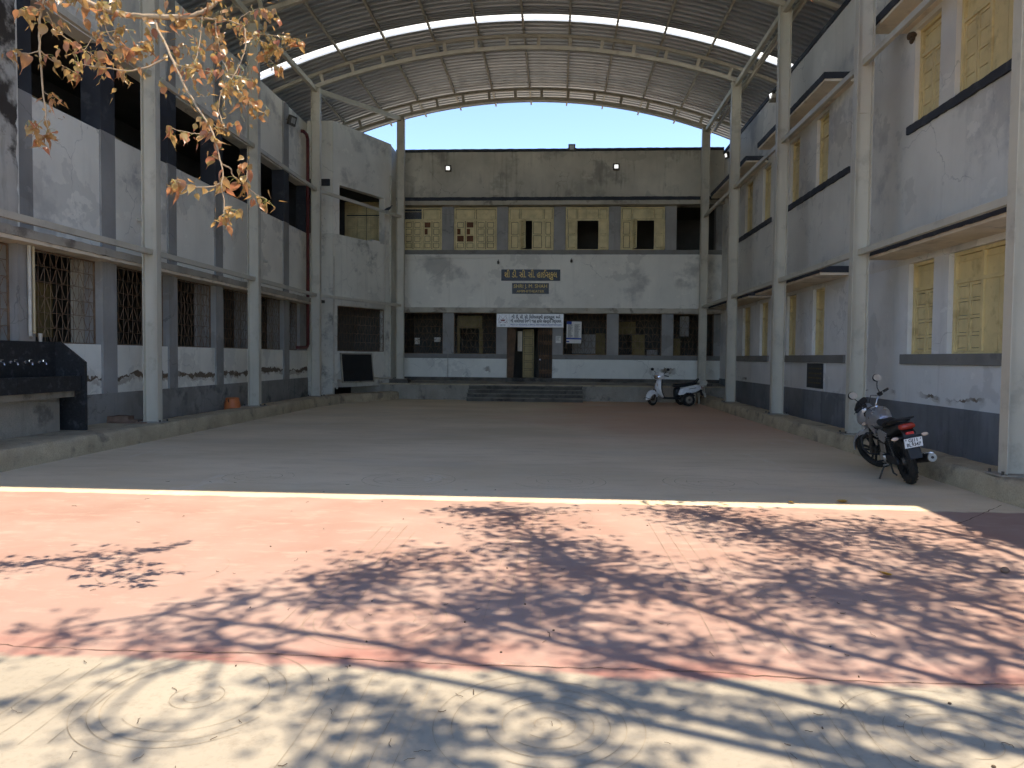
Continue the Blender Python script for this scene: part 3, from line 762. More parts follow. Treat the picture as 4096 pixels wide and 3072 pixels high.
# weathered heavy pillar at the near end
b = MB(); rg = random.Random(5); rings = []
for i in range(60):
    z = 3.55+i*.1; j = lambda: rg.uniform(-.012, .012)
    rings.append([(10.35+j(), -.20+j(), z), (10.92+j(), -.20+j(), z), (10.95+j(), .1, z), (10.35, .1, z)])
b.loft(rings); b.build('old_pillar', m_oldpillar, left)
MB().box(10.93, 11.02, -.15, .05, 3.55, 9.5).build('pier_edge', m_wall_l, left)
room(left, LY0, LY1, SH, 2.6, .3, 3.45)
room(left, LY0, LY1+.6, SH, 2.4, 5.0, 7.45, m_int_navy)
MB().box(LY0, LY1, SH, 7, 8.5, 8.7).build('terrace_roof', m_terrace, left)
MB().box(LY0-.2, LY0, 0, 7, 0, 9.5).build('end_wall', m_wall_lu, left)
MB().box(LY0, 32, 7, 7.2, 0, 9.4).build('rear_wall', m_wall_lu, left)
# gallery: door frames on its inner wall
for y in (11.9, 14.4, 16.9, 19.3, 21.6):
    MB().box(y, y+.9, 2.34, 2.4, 5.0, 6.95).build('gallery_door', m_yellow_d, left)
MB().box(11.75, 13.2, .9, .94, 1.9, 2.9).build('inner_door', m_inner_y, left)
# spouts poking out of the wall
for y in (14.5, 20.9):
    MB().tube([(y, .02, 4.35), (y, -.12, 4.33)], .035, 8).build('spout', m_pvc, left)

# angled corner: vertices in world space, relative to the root
invL = left.matrix_basis.inverted()
CP0, CP1 = Vector((-7.70, 24.65, 0)), Vector((-6.33, 27.45, 0))
cdir = (CP1-CP0).normalized(); cin = Vector((-cdir.y, cdir.x, 0)); CLEN = (CP1-CP0).length
MC = invL @ Matrix(((cdir.x, cin.x, 0, CP0.x), (cdir.y, cin.y, 0, CP0.y), (0, 0, 1, 0), (0, 0, 0, 1)))
def CBX(s0, s1, d0, d1, z0, z1): return MB(MC).box(s0, s1, d0, d1, z0, z1)
CBX(0, CLEN, 0, .25, .5, 1.76).build('corner_wall', m_corner, left)
CBX(0, .22, 0, .25, 1.76, 3.35).build('corner_wall', m_corner, left); CBX(2.78, CLEN, 0, .25, 1.76, 3.35).build('corner_wall', m_corner, left)
CBX(0, CLEN, 0, .25, 3.35, 5.79).build('corner_wall', m_corner, left)
CBX(0, .32, 0, .25, 5.79, 7.5).build('corner_wall', m_wall_bm, left); CBX(2.72, CLEN, 0, .25, 5.79, 7.5).build('corner_wall', m_wall_bm, left)
CBX(0, CLEN, 0, .25, 7.5, 9.6).build('corner_wall', m_wall_bm, left)
grille(left, .22, 2.78, 1.77, 3.34, .08, None, MC, 5, .30)
ML = MB(invL); ML.box(-8.6, -7.72, 24.66, 24.9, .0, 5.79); ML.build('corner_wall', m_corner, left)
ML = MB(invL); ML.box(-8.3, -7.72, 24.66, 24.9, 5.79, 7.45); ML.build('corner_wall', m_wall_bm, left)
ML = MB(invL); ML.box(-8.6, -7.72, 24.66, 24.9, 7.45, 9.6); ML.build('corner_wall', m_wall_bm, left)
ML = MB(invL); ML.box(-8.6, -7.80, 24.58, 24.655, 7.40, 7.62); ML.build('corner_beam', m_navy, left)
ML = MB(invL); ML.box(-6.58, -6.33, 27.46, 28.6, .5, 9.55); ML.build('corner_return', m_wall_bm, left)
# rooms inside the corner
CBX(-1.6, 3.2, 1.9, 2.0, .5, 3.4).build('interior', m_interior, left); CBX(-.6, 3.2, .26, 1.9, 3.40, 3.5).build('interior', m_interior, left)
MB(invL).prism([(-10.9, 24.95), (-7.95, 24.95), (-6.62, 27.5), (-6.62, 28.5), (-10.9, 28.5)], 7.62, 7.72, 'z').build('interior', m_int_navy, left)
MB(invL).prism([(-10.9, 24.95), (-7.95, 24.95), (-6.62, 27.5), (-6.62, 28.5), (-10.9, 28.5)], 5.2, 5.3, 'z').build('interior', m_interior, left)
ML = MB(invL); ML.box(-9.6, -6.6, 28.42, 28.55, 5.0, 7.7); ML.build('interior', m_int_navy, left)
for a, c in ((-8.30, -7.92), (-7.91, -7.53), (-7.50, -7.12), (-7.11, -6.73)):
    shutter_leaf(a, c, 5.3, 7.08, 28.30, 4, invL).build('gallery_door', m_yellow_d, left)
    shutter_leaf(a, c, 7.13, 7.55, 28.30, 1, invL).build('gallery_transom', m_yellow_d, left)
ML = MB(invL); ML.box(-8.36, -8.305, 28.28, 28.36, 5.3, 7.62); ML.box(-6.725, -6.67, 28.28, 28.36, 5.3, 7.62); ML.box(-8.305, -6.725, 28.28, 28.36, 7.56, 7.62); ML.build('gallery_door_frame', m_yellow_d, left)
CBX(.35, .72, .9, 1.3, 5.3, 6.1).build('gallery_cabinet', m_wall_bm, left); CBX(.36, .7, .95, 1.0, 6.11, 6.55).build('gallery_screen', m_ink, left)
for z0_, z1_ in ((.5, 3.4),):
    CBX(3.2, 3.3, .26, 2.2, z0_, z1_).build('interior', m_interior, left)
    MB(invL).box(-10.6, -8.6, 24.95, 25.05, z0_, z1_).build('interior', m_interior, left)
MB(invL).prism([(-11, 24.95), (-7.95, 24.95), (-6.62, 27.5), (-6.62, 29.2), (-11, 29.2)], 9.25, 9.35, 'z').build('terrace_roof', m_terrace, left)
MB(invL).box(-11.2, -11.0, 24.0, 29.4, .0, 9.3).build('inner_wall', m_interior, left)
MB(invL).box(-11.2, -6.6, 29.3, 29.5, .0, 9.3).build('inner_wall', m_interior, left)
CBX(2.1, 2.55, .05, .3, 5.795, 5.88).build('gallery_ledge_tray', m_paper, left)
b = MB(MC); b.tube([(3.02, -.05, 8.4), (3.02, -.05, .75)], .035, 8); b.build('downpipe', m_pvc, left)
b = MB(MC); b.tube([(2.72, -.04, 6.2), (2.72, -.04, 1.62)], .022, 8); b.build('downpipe', m_pvc, left)
b = MB(MC); b.tube([(.0, -.05, 5.0), (.0, -.05, .72)], .025, 8); b.build('downpipe', m_pvc, left)
b = MB(MC); b.tube([(3.0, -.07, .80), (.15, -.07, .74), (.12, -.07, .45)], .035, 8); b.build('waste_pipe', m_pvc, left)
# red standpipe and pale pipes near the corner, pair of PVC pipes on the near pier
b = MB(invL); b.tube([(-8.5, 23.75, 8.98), (-8.42, 23.78, 8.98), (-8.42, 24.1, 8.97), (-8.42, 24.2, 8.85), (-8.42, 24.2, 1.98), (-8.42, 24.1, 1.88), (-8.42, 23.2, 1.86)], .055, 10); b.build('red_standpipe', m_redpipe, left)
b = MB(invL); b.tube([(-8.45, 24.38, 5.6), (-8.45, 24.38, 2.9)], .02, 6); b.tube([(-8.45, 24.45, 5.6), (-8.45, 24.45, 2.9)], .014, 6); b.build('conduit', m_pvc, left)
b = MB(invL); b.tube([(-8.50, 11.28, 3.33), (-8.50, 11.28, 1.93), (-8.47, 11.25, 1.86)], .028, 10); b.build('downpipe', m_pvc, left)
b = MB(invL); b.tube([(-8.50, 11.37, 3.33), (-8.50, 11.37, 1.97), (-8.47, 11.33, 1.93)], .022, 10); b.build('downpipe', m_pvc_y, left)

# ================================================================== STEEL CANOPY
X0 = -1.155                        # axis of the vault
XL, XR, XL5 = -7.70, 5.38, -5.95
FY = [8.84, 13.44, 18.14, 22.91, 27.40]
RL, RU = 20.0, 20.36               # lower / upper chord radii
ZC = 11.2 - RL                     # centre height of the arcs
def arc(r, x): return ZC + math.sqrt(r*r-(x-X0)**2)
canopy = thing('roof_canopy', 'barrel-vaulted metal roof on beige steel columns over the yard', 'canopy', (X0, 18, 0))
Tc = Matrix.Translation((-X0, -18, 0))
def cmb(): return MB(Tc)
def column(x, y, z0, z1, plates):
    b = cmb(); dp, fl, tk = .285, .165, .016
    b.box(x-dp/2, x-dp/2+tk, y-fl/2, y+fl/2, z0, z1); b.box(x+dp/2-tk, x+dp/2, y-fl/2, y+fl/2, z0, z1)
    b.box(x-dp/2+tk, x+dp/2-tk, y-.006, y+.006, z0, z1)
    c = b.build('column', m_steel, canopy, smooth=0)
    cmb().box(x-.25, x+.25, y-.17, y+.17, z0-.0, z0+.02).build('base_plate', m_conc_d, c, smooth=0)
    b = cmb()
    for sx in (-1, 1):
        for sy in (-1, 1): b.lathe([(0.0, z0+.06), (.018, z0+.06), (.018, z0+.02)], 6, 'z', (x+sx*.21, y+sy*.13, 0))
    b.build('bolts', m_greasy, c, smooth=0)
    for z in plates: cmb().box(x-.075, x+.075, y-.016, y-.006, z-.11, z+.11).build('splice_plate', m_steel, c, smooth=0)
    return c
for i, y in enumerate(FY):
    zt = arc(RL, XR)-.02
    column(XR, y, (.27 if i < 4 else .70), zt, {0: (6.3,), 1: (6.1,), 2: (6.25,), 3: (9.4, 3.2), 4: (8.95, 3.0)}[i])
    if i < 4: column(XL, y, .29, zt, {0: (6.3,), 1: (6.1,), 2: (5.2,), 3: (7.65, 1.95)}[i])
    else: column(XL5, y, .74, arc(RL, XL5)-.02, (9.2, 6.5))
cmb().box(XL5-.36, XL5+.36, FY[4]-.3, FY[4]+.3, .58, .735).build('pedestal', m_step, canopy)
cmb().box(XR-.34, XR+.34, FY[4]-.28, FY[4]+.28, .58, .70).build('pedestal', m_step, canopy)

def arc_beam(b, r, y, xa, xb, wd, ht, n=40):
    rings = []
    for i in range(n+1):
        x = xa+(xb-xa)*i/n; z = arc(r, x); nx, nz = (x-X0)/r, (z-ZC)/r
        rings.append([(x-nx*ht/2, y-wd/2, z-nz*ht/2), (x-nx*ht/2, y+wd/2, z-nz*ht/2), (x+nx*ht/2, y+wd/2, z+nz*ht/2), (x+nx*ht/2, y-wd/2, z+nz*ht/2)])
    b.loft(rings)
for i, y in enumerate(FY):
    b = cmb(); xa = XL if i < 4 else XL5
    arc_beam(b, RL, y, XL, XR, .12, .115)
    tr = b.build('arch_truss', m_steel_r, canopy)
    b = cmb(); arc_beam(b, RU, y, X0-9.4, X0+9.4, .12, .09); b.build('top_chord', m_steel_r, tr)
    n = 13
    for k in range(n+1):
        x = XL+.25+(XR-XL-.5)*k/n
        u = Vector((x-X0, 0, arc(RL, x)-ZC)).normalized(); c0 = Vector((X0, y, ZC))
        b = cmb(); b.beam(c0+u*(RL+.055), c0+u*(RU-.045), .10, .075, up=(0, 1, 0)); b.build('web_post', m_steel_r, tr, smooth=0)
# purlins (front to back, between the chords and the sheets)
RP = RU+.045+.05
SY0, SY1 = 8.23, 29.25
for k in range(-6, 7):
    x = X0+.03+1.4*k; u = Vector((x-X0, 0, arc(RP, x)-ZC)).normalized(); c = Vector((x, 0, arc(RP, x)))
    cmb().beam((x, SY0+.05, c.z), (x, SY1-.03, c.z), .06, .098, up=u).build('purlin', m_steel_r, canopy, smooth=0)
# girts and eave beams between the columns
def girts(side):
    for i in range(4):
        xa = XL if side < 0 else XR; xb = xa if (i < 3 or side > 0) else XL5
        for z in (3.53, 6.87):
            cmb().beam((xa, FY[i]+.01, z), (xb, FY[i+1]-.012, z), .075, .10).build('girt', m_steel, canopy, smooth=0)
        ze = arc(RL, xa)-.1; zf = arc(RL, xb)-.1
        cmb().beam((xa, FY[i]+.01, ze), (xb, FY[i+1]-.012, zf), .10, .14).build('eave_beam', m_steel, canopy, smooth=0)
        if side > 0: cmb().beam((xa+.3, FY[i]+.01, ze-.02), (xb+.3, FY[i+1]-.012, zf-.02), .06, .10).build('eave_beam', m_steel, canopy, smooth=0)
girts(-1); girts(1)
# roof: crimp-curved ribbed sheets, one narrow translucent one
RS = RP+.05
def sheet_mesh(name, wd, mat, ribs):
    b = MB(); prof = []
    pw = wd/ribs
    for i in range(ribs):
        a = i*pw
        prof += [(a, 0), (a+pw*.42, 0), (a+pw*.50, .07), (a+pw*.92, .07)]
    prof.append((wd, 0)); n = 44; V = []; Fs = []; m_ = len(prof)
    for i in range(n+1):
        th = -.478+.956*i/n
        for y, h in prof: V.append(((RS+h)*math.sin(th), y, ZC+(RS+h)*math.cos(th)))
    for i in range(n):
        for j in range(m_-1): a = i*m_+j; Fs.append((a, a+1, a+m_+1, a+m_))
    b.add(V, Fs)
    return b.mesh(name, mat, 25)
me_s = sheet_mesh('roof_sheet', 1.0, m_sheet, 4); me_k = sheet_mesh('skylight_sheet', .42, m_skylight, 2)
y = SY0
sk = 21.78
cuts = []
while y < SY1-.01:
    if y < sk and y+1.0 > sk+.001: wd = sk-y; cuts.append((y, wd, 's')); cuts.append((sk, .42, 'k')); y = sk+.42
    else: wd = min(1.0, SY1-y); cuts.append((y, wd, 's')); y += wd
for (y, wd, kd) in cuts:
    if wd < .05: continue
    o = link('roof_sheet' if kd == 's' else 'skylight_sheet', me_s if kd == 's' else me_k, canopy, loc=(0, y-18, 0))
    if kd == 's': o.scale = (1, wd, 1)
    if kd == 'k': o['label'] = 'translucent white roof sheet glowing in the sun'

# ================================================================== SIGNS AND FITTINGS ON THE BACK WALL
BY = 28.6
FR = (R(90), 0, 0)
s1 = thing('name_plaque', 'polished dark granite plaque with gold Gujarati lettering on the far wall', 'sign', (-1.055, BY, 4.82))
MB().box(-1.235, 1.235, -.012, .0, -.295, .29).build('border', m_wall_bm, s1)
bevel(MB().box(-1.155, 1.155, -.03, -.012, -.22, .22).build('slab', m_granite_s, s1), .006)
def gline(words, size, mat, parent, y, z, x0, total, bold):
    """words: list of (text, shri?) laid out over a given width"""
    ms = []; xcur = 0
    for wd, shri in words:
        me = text_mesh('lettering', wd, size, mat, bold, 'LEFT', .003)
        xs = [v.co.x for v in me.vertices]; zs = [v.co.y for v in me.vertices]
        if shri:                                   # the slanting stroke of the joined letter
            bm = bmesh.new(); bm.from_mesh(me)
            a = size*.02+min(xs)
            q = [(a, -.02*size-.1*size), (a+.06*size, -.13*size), (a+.33*size, .06*size), (a+.27*size, .10*size)]
            vs_ = [bm.verts.new((px, py, .003)) for px, py in q]; bm.faces.new(vs_); bm.to_mesh(me); bm.free()
        ms.append((me, xcur-min(xs))); xcur += max(xs)-min(xs)+size*.33
    k = total/(xcur-size*.33)
    for me, off in ms:
        for v in me.vertices: v.co.x = (v.co.x+off)*k
        link('lettering', me, parent, loc=(x0, y, z), rot=FR)
gline([('શી', 1), ('ડી.', 0), ('સી.', 0), ('સી.', 0), ('હાઈસ્કુલ', 0)], .33, m_gold, s1, -.036, .01, -1.03, 2.06, .003)
s2 = thing('name_plaque', 'small dark plaque reading SHRI J. M. SHAH AMPHITHEATER in gold', 'sign', (-1.06, BY, 4.30))
MB().box(-.82, .82, -.012, .0, -.30, .2245).build('border', m_wall_bm, s2)
bevel(MB().box(-.72, .72, -.03, -.012, -.21, .21).build('slab', m_granite, s2), .006)
lettering('SHRI J. M. SHAH', .20, m_gold, s2, (0, -.036, .085), FR, .0, 1.30)
lettering('AMPHITHEATER', .135, m_gold, s2, (0, -.036, -.115), FR, .0, 1.08)
s3 = thing('school_signboard', 'white signboard with school name in black over the doorway', 'sign', (-1.06, BY-.17, 3.04))
bevel(MB().box(-1.30, 1.30, .0, .05, -.26, .26).build('panel', m_white_pl, s3), .006)
b = MB(); b.box(-1.305, 1.305, -.008, .0, -.27, -.255); b.box(-1.305, 1.305, -.008, .0, .255, .27); b.box(-1.31, -1.295, -.008, .0, -.27, .27); b.box(1.295, 1.31, -.008, .0, -.27, .27); b.build('frame', m_pvc, s3)
gline([('શી', 1), ('ડી.', 0), ('સી.', 0), ('સી.', 0), ('િવિવધલક્ષી', 0), ('હાઇસ્કૂલ', 0), ('અને', 0)], .165, m_ink, s3, -.004, .13, -.72, 1.90, .0045)
gline([('શી', 1), ('નરસીભાઇ', 0), ('દેવજી', 0), ('શાહ', 0), ('હાયર', 0), ('સેકન્ડરી', 0), ('િવદ્યાલય', 0)], .165, m_ink, s3, -.004, -.025, -.76, 1.98, .0045)
lettering('SHRI D.C.C.V. HIGH SCHOOL  &  SHRI N.D. SHAH HIGHER SECONDARY VIDHYALAYA', .085, m_inkblue, s3, (.23, -.004, -.165), FR, .001, 2.0)
MB().box(-.815, -.81, -.005, 0, -.25, .25).build('rule', m_ink, s3)
b = MB()          # emblem: a lamp bowl between two curling stems
for sg in (-1, 1):
    b.tube([(-1.06+sg*x, -.004, z) for x, z in ((.02, -.06), (.10, -.075), (.15, -.03), (.165, .05), (.13, .12), (.115, .17), (.135, .20))], .006, 5)
    b.tube([(-1.06+sg*x, -.004, z) for x, z in ((.07, -.085), (.13, -.10), (.18, -.085), (.165, -.06))], .006, 5)
    b.tube([(-1.06+sg*x, -.004, z) for x, z in ((.0, .04), (.05, .12), (.09, .165))], .004, 5)
b.prism([(-1.06-.10, .03), (-1.06+.10, .03), (-1.06+.07, -.025), (-1.06-.07, -.025)], -.006, -.001)
b.build('emblem', m_maroon, s3)
b = MB(); [b.box(-1.16+i*.11, -1.07+i*.11, -.003, 0, z, z+.012) for i in (0, 1) for z in (-.175, -.215)]; b.build('small_print', m_ink, s3)

def poster(name, label, x0, x1, z0, z1, y, tilt, lines, seed, band=None):
    rg = random.Random(seed); o = thing(name, label, 'poster', ((x0+x1)/2, y, (z0+z1)/2), (0, R(tilt), 0))
    wd, ht = x1-x0, z1-z0
    MB().box(-wd/2, wd/2, -.004, 0, -ht/2, ht/2).build('sheet', m_paper, o)
    b = MB(); n = lines
    for i in range(n):
        z = ht*.36-i*ht*.62/n
        for c0, c1 in ((-.42, -.06), (.02, .42)) if n > 6 else ((-.4, .4),):
            b.box(c0*wd, (c0+(c1-c0)*rg.uniform(.6, 1))*wd, -.0065, -.0042, z, z+ht*.012 if n > 6 else z+ht*.03)
    b.build('print', m_ink, o)
    if band:
        b = MB(); b.box(-wd*.5, wd*.5, -.0065, -.0042, -ht*.32, -ht*.25); b.box(-wd*.5, -wd*.17, -.0065, -.0042, ht*.37, ht*.5); b.box(-wd*.5, -wd*.3, -.0065, -.0042, -ht*.46, -ht*.40); b.build('blue_print', m_inkblue, o)
    return o
poster('wall_poster', 'printed white notice with blue bands hung on the window grille', .37, .95, 2.17, 3.02, BY-.02, 1.2, 22, 1, True)
poster('paper_notice', 'small white paper notice pasted beside the doorway', -.05, .15, 2.18, 2.45, BY-.004, 0, 5, 2)

def floodlight(label, loc, rz, tilt, sz=.24):
    o = thing('floodlight', label, 'floodlight', loc, (R(tilt), 0, rz), 'floodlights on the parapets')
    bevel(MB().box(-sz/2, sz/2, -.07, .03, -sz/2, sz/2).build('housing', m_greasy, o), .01)
    MB().box(-sz*.3, sz*.3, -.075, -.071, -sz*.26, sz*.3).build('lens', m_lamp, o)
    b = MB(); b.tube([(-sz/2-.012, 0, 0), (-sz/2-.012, .07, -.02), (sz/2+.012, .07, -.02), (sz/2+.012, 0, 0)], .008, 6); b.build('bracket', m_greasy, o)
    for k in range(5): pass
    return o
t = NT('lit_lens'); t.color((.8, .85, .9)); m_lamp = t.set(Roughness=.2, Emission_Color=(.85, .93, 1, 1), Emission_Strength=.3)
m_lamp_off = flat('lens_off', (.35, .35, .34), .2, spec=.6)
floodlight('lit floodlight on the left part of the far parapet', (-4.32, BY-.11, 8.95), 0, 8)
floodlight('lit floodlight on the right part of the far parapet', (2.20, BY-.11, 8.97), 0, 8)
o = floodlight('square floodlight standing on top of the far parapet', (.49, BY-.02, 9.73), 0, 5, .27)
for c in o.children:
    if c.name.startswith('lens'): c.data.materials[0] = m_lamp_off
floodlight('floodlight on a bracket high on the right wing, near the corner', (6.06, 26.9, 8.95), R(-75), 15, .22)
floodlight('floodlight on a bracket between the sunshade and coping of the right wing', (6.06, 21.4, 9.12), R(-75), 15, .22)
o = floodlight('grey floodlight on the upper wall of the left wing', (-8.38, 22.6, 8.95), R(70), 15, .3)
for c in o.children:
    if c.name.startswith('lens'): c.data.materials[0] = m_lamp_off
# small bracket lamps on the middle wall
def wall_lamp(label, x, z):
    o = thing('wall_lamp', label, 'lamp', (x, BY, z))
    MB().tube([(0, 0, .1), (0, -.05, .06), (.0, -.1, .03)], .012, 6).build('arm', m_greasy, o)
    MB().lathe([(0.0, .05), (.035, .04), (.05, -.03), (.03, -.08), (0.0, -.085)], 10, 'z', (0, -.1, 0)).build('shade', m_greasy, o)
wall_lamp('small dark bulb holder on the wall left of the plaque', -2.33, 5.32)
wall_lamp('small dark twin lamp on the wall right of the plaque', .52, 5.38)

# wall plaque on the right wing
o = thing('memorial_plaque', 'dark framed stone plaque on the right wing near the ground', 'plaque', (RX-.0, 18.13, 1.22), (0, 0, R(-90)))
MB().box(-.62, .62, -.012, 0, -.36, .36).build('border', m_wall_r, o)
bevel(MB().box(-.54, .54, -.035, -.012, -.30, .30).build('slab', m_granite, o), .006)
b = MB(); rg = random.Random(4)
for z in (.16, .04, -.07, -.19):
    x = -.4
    while x < .38: q = rg.uniform(.05, .12); b.box(x, x+q, -.037, -.0352, z, z+.035); x += q+.035
b.build('engraved_lines', surf('faded_gold', (.16, .12, .06), .6, var=.2, bump=0), o)

# blackboard leaning below the corner window
bb = MC.copy(); bb = left.matrix_basis @ bb
o = thing('blackboard', 'blackboard propped against the corner wall below its grille', 'blackboard', bb @ Vector((1.12, -.16, .66)), (R(-6), 0, math.atan2(cdir.y, cdir.x)))
MB().box(-.78, .78, -.02, .01, .04, 1.0).build('panel', m_blackboard, o)
b = MB(); b.box(-.83, .83, -.03, .015, 1.0, 1.045); b.box(-.83, -.78, -.028, .015, .0, 1.0); b.box(.78, .83, -.028, .015, .0, 1.0); b.box(-.78, .78, -.026, .015, .0, .04); b.build('frame', m_conc_d, o)

# ================================================================== WASH TROUGH
o = thing('wash_trough', 'black granite drinking-water trough with taps against the left wall', 'wash trough', (-8.62, 11.95, .285))
TW = Matrix.Translation((8.62, -11.95, -.285))
def tb(): return MB(TW)
tb().box(-8.62, -8.55, 5.0, 11.93, .95, 1.79).build('backsplash', m_granite, o)
tb().prism([(-8.60, .285), (-8.03, .285), (-8.03, 1.45), (-8.47, 1.79), (-8.60, 1.79)], 11.93, 11.99).build('end_panel', m_granite, o)
for y0, y1 in ((5.0, 7.62), (7.63, 10.43), (10.44, 11.91)): tb().box(-8.12, -8.08, y0, y1, .97, 1.225).build('front_slab', m_granite, o)
tb().box(-8.55, -8.121, 5.0, 11.925, .97, 1.02).build('basin_floor', m_granite, o)
tb().box(-8.60, -8.36, 5.0, 11.75, .285, .86).build('base_wall', m_conc_d, o)
tb().box(-8.60, -8.20, 5.0, 11.9, .862, .968).build('support_slab', m_conc_d, o)
for y in (9.39, 9.70, 10.01, 10.31, 10.62, 10.90, 11.22, 11.54):
    b = tb()
    b.lathe([(0.0, .0), (.028, .0), (.028, .012), (.012, .016)], 12, 'x', (-8.55, y, 1.45))
    b.tube([(-8.54, y, 1.45), (-8.46, y, 1.45), (-8.43, y, 1.44), (-8.42, y, 1.41)], .011, 8)
    b.tube([(-8.48, y, 1.45), (-8.48, y, 1.485)], .008, 6); b.box(-8.50, -8.46, y-.03, y+.03, 1.485, 1.495)
    b.build('tap', m_chrome, o)
o = thing('steel_cup', 'small pale cup standing on the rim of the wash trough', 'cup', (-8.57, 11.60, 1.79))
MB().lathe([(0.0, 0), (.028, 0), (.036, .13), (.033, .13), (.026, .006), (0.0, .006)], 14).build('body', m_pvc, o)
MB().lathe([(.036, .128), (.040, .132), (.036, .136), (.033, .132)], 14, closed=True).build('rim', m_pvc, o)

# ---- clay-coloured drum behind the kerb
o = thing('water_drum', 'orange plastic drum with a lid behind the left kerb', 'drum', (-8.02, 17.55, .0))
MB().lathe([(0.0, .0), (.15, .0), (.175, .03), (.19, .18), (.19, .36), (.175, .45), (.15, .49), (.15, .50)], 26).build('body', m_drum, o)
MB().lathe([(.192, .28), (.198, .285), (.192, .29)], 26).build('rib', m_drum, o)
MB().lathe([(0.0, .545), (.14, .54), (.165, .52), (.165, .495), (.15, .495)], 26).build('lid', m_drum, o)
for sg in (-1, 1):
    MB().tube([(0, sg*.17, .44), (0, sg*.215, .455), (0, sg*.235, .49), (0, sg*.20, .50)], .010, 6).build('handle', m_black, o)
# ---- loose stone blocks by the wall
for lab, loc, sz, rz in (('squarish red stone block against the wall left of the column', (-8.43, 13.55, .285), (.42, .30, .115), .15),
                         ('long thin red stone slab lying beside the block', (-8.16, 13.50, .285), (.36, .16, .05), -.05),
                         ('flat stone edging strip on the walkway by the column', (-8.1, 13.25, .285), (.75, .08, .025), .0)):
    o = thing('stone_block', lab, 'stone', loc, (0, 0, rz))
    b = MB(); rg = random.Random(int(sz[0]*100)); rings = []
    for i in range(7):
        x = -sz[0]/2+sz[0]*i/6; j = lambda: rg.uniform(-.012, .012)
        rings.append([(x+j(), -sz[1]/2+j(), 0), (x, sz[1]/2+j(), 0), (x, sz[1]/2+j(), sz[2]+j()*.6), (x+j(), -sz[1]/2+j(), sz[2]+j()*.6)])
    b.loft(rings).build('block', m_stone, o, smooth=30)

# ================================================================== MOTORCYCLE
def sect(x, zb, zt, hw, n=14, pw=.75, y0=0.0):
    """rounded cross-section ring in the YZ plane at x"""
    zc, hz = (zb+zt)/2, (zt-zb)/2; P = []
    for i in range(n):
        a = 2*math.pi*i/n; ca, sa = math.cos(a), math.sin(a)
        P.append((x, y0+hw*math.copysign(abs(ca)**pw, ca), zc+hz*math.copysign(abs(sa)**pw, sa)))
    return P
def tyre_prof(r, wd, n=12):
    th = wd*.62
    return [(r-th+th*math.cos(a)*(1 if math.cos(a) > 0 else .75), wd/2*math.sin(a)) for a in [2*math.pi*i/n for i in range(n)]]
def wheel(root, name, r, wd, M, mrim, spokes=5, rim_r=.72, n=40, tread=False):
    b = MB(M); b.lathe(tyre_prof(r, wd), n, 'y', closed=True)
    if tread:
        for i in range(56):
            a = 2*math.pi*i/56
            for sg in (-1, 1):
                p0 = Vector((math.cos(a)*(r+.0015), sg*.006, math.sin(a)*(r+.0015))); a2 = a+.07*(1 if i % 2 else -.4)
                p1 = Vector((math.cos(a2)*(r-.012), sg*wd*.40, math.sin(a2)*(r-.012))); b.beam(p0, p1, .010, .002, up=(math.cos(a), 0, math.sin(a)))
    wo = b.build(name, m_rubber, root)
    rr = r*rim_r
    b = MB(M); b.lathe([(rr, -wd*.36), (rr+.02, -wd*.38), (rr+.02, wd*.38), (rr, wd*.36), (rr-.012, wd*.1), (rr-.012, -wd*.1)], n, 'y', closed=True); b.build('rim', mrim, wo)
    b = MB(M); b.lathe([(0.0, -.05), (.045, -.05), (.06, -.02), (.06, .02), (.045, .05), (0.0, .05)], 18, 'y'); b.build('hub', m_greasy, wo)
    for i in range(spokes):
        a = 2*math.pi*(i+.25)/spokes
        for da in (-.16, .16):
            b = MB(M); b.beam((.05*math.cos(a+da*2), 0, .05*math.sin(a+da*2)), (rr*math.cos(a+da), 0, rr*math.sin(a+da)), .022, .03, up=(0, 1, 0)); b.build('spoke', mrim, wo)
    return wo
mc = thing('motorcycle', 'silver and black motorcycle on its side stand by the right kerb, plate GJ11 BL9347', 'motorcycle', (4.62, 9.72, .0), (R(-13), 0, R(83)))
m_alloy_blk = surf('black_alloy', (.03, .03, .032), .4, metal=.5, var=.2, vs=10, bump=.03)
wheel(mc, 'rear_wheel', .305, .105, Matrix.Translation((0, 0, .305)), m_alloy_blk, 5, tread=True)
SA = Vector((-math.sin(R(26)), 0, math.cos(R(26)))); SP = Vector((1.28, 0, .30))
MF = Matrix.Translation(SP) @ Matrix.Rotation(R(38), 4, SA) @ Matrix.Translation(-SP)
wheel(mc, 'front_wheel', .30, .085, MF @ Matrix.Translation((1.28, 0, .30)), m_alloy_blk, 5)
def fm(): return MB(MF)
ax = lambda z, y=0, off=0: Vector((1.28-(z-.30)*math.tan(R(26))+off, y, z))
for sg in (-1, 1):
    b = fm(); b.tube([ax(.28, sg*.095), ax(.58, sg*.095)], .026, 10); b.tube([ax(.58, sg*.095), ax(.93, sg*.095)], .017, 10); b.build('fork_leg', m_greasy, mc)
b = fm(); b.box(1.0, 1.09, -.12, .12, .66, .69); b.box(.91, 1.0, -.12, .12, .89, .92); b.build('fork_yoke', m_black, mc)
b = fm(); rings = []           # front mudguard
for i in range(11):
    a = R(10+i*13); r_ = .335
    c = Vector((1.28+r_*math.cos(a), 0, .30+r_*math.sin(a))); nn = Vector((math.cos(a), 0, math.sin(a)))
    rings.append([c+nn*dz+Vector((0, y, 0)) for y, dz in ((-.062, -.045), (-.05, -.01), (0, .006), (.05, -.01), (.062, -.045), (.055, -.045), (0, -.004), (-.055, -.045))])
b.loft(rings); b.build('front_mudguard', m_silver, mc)
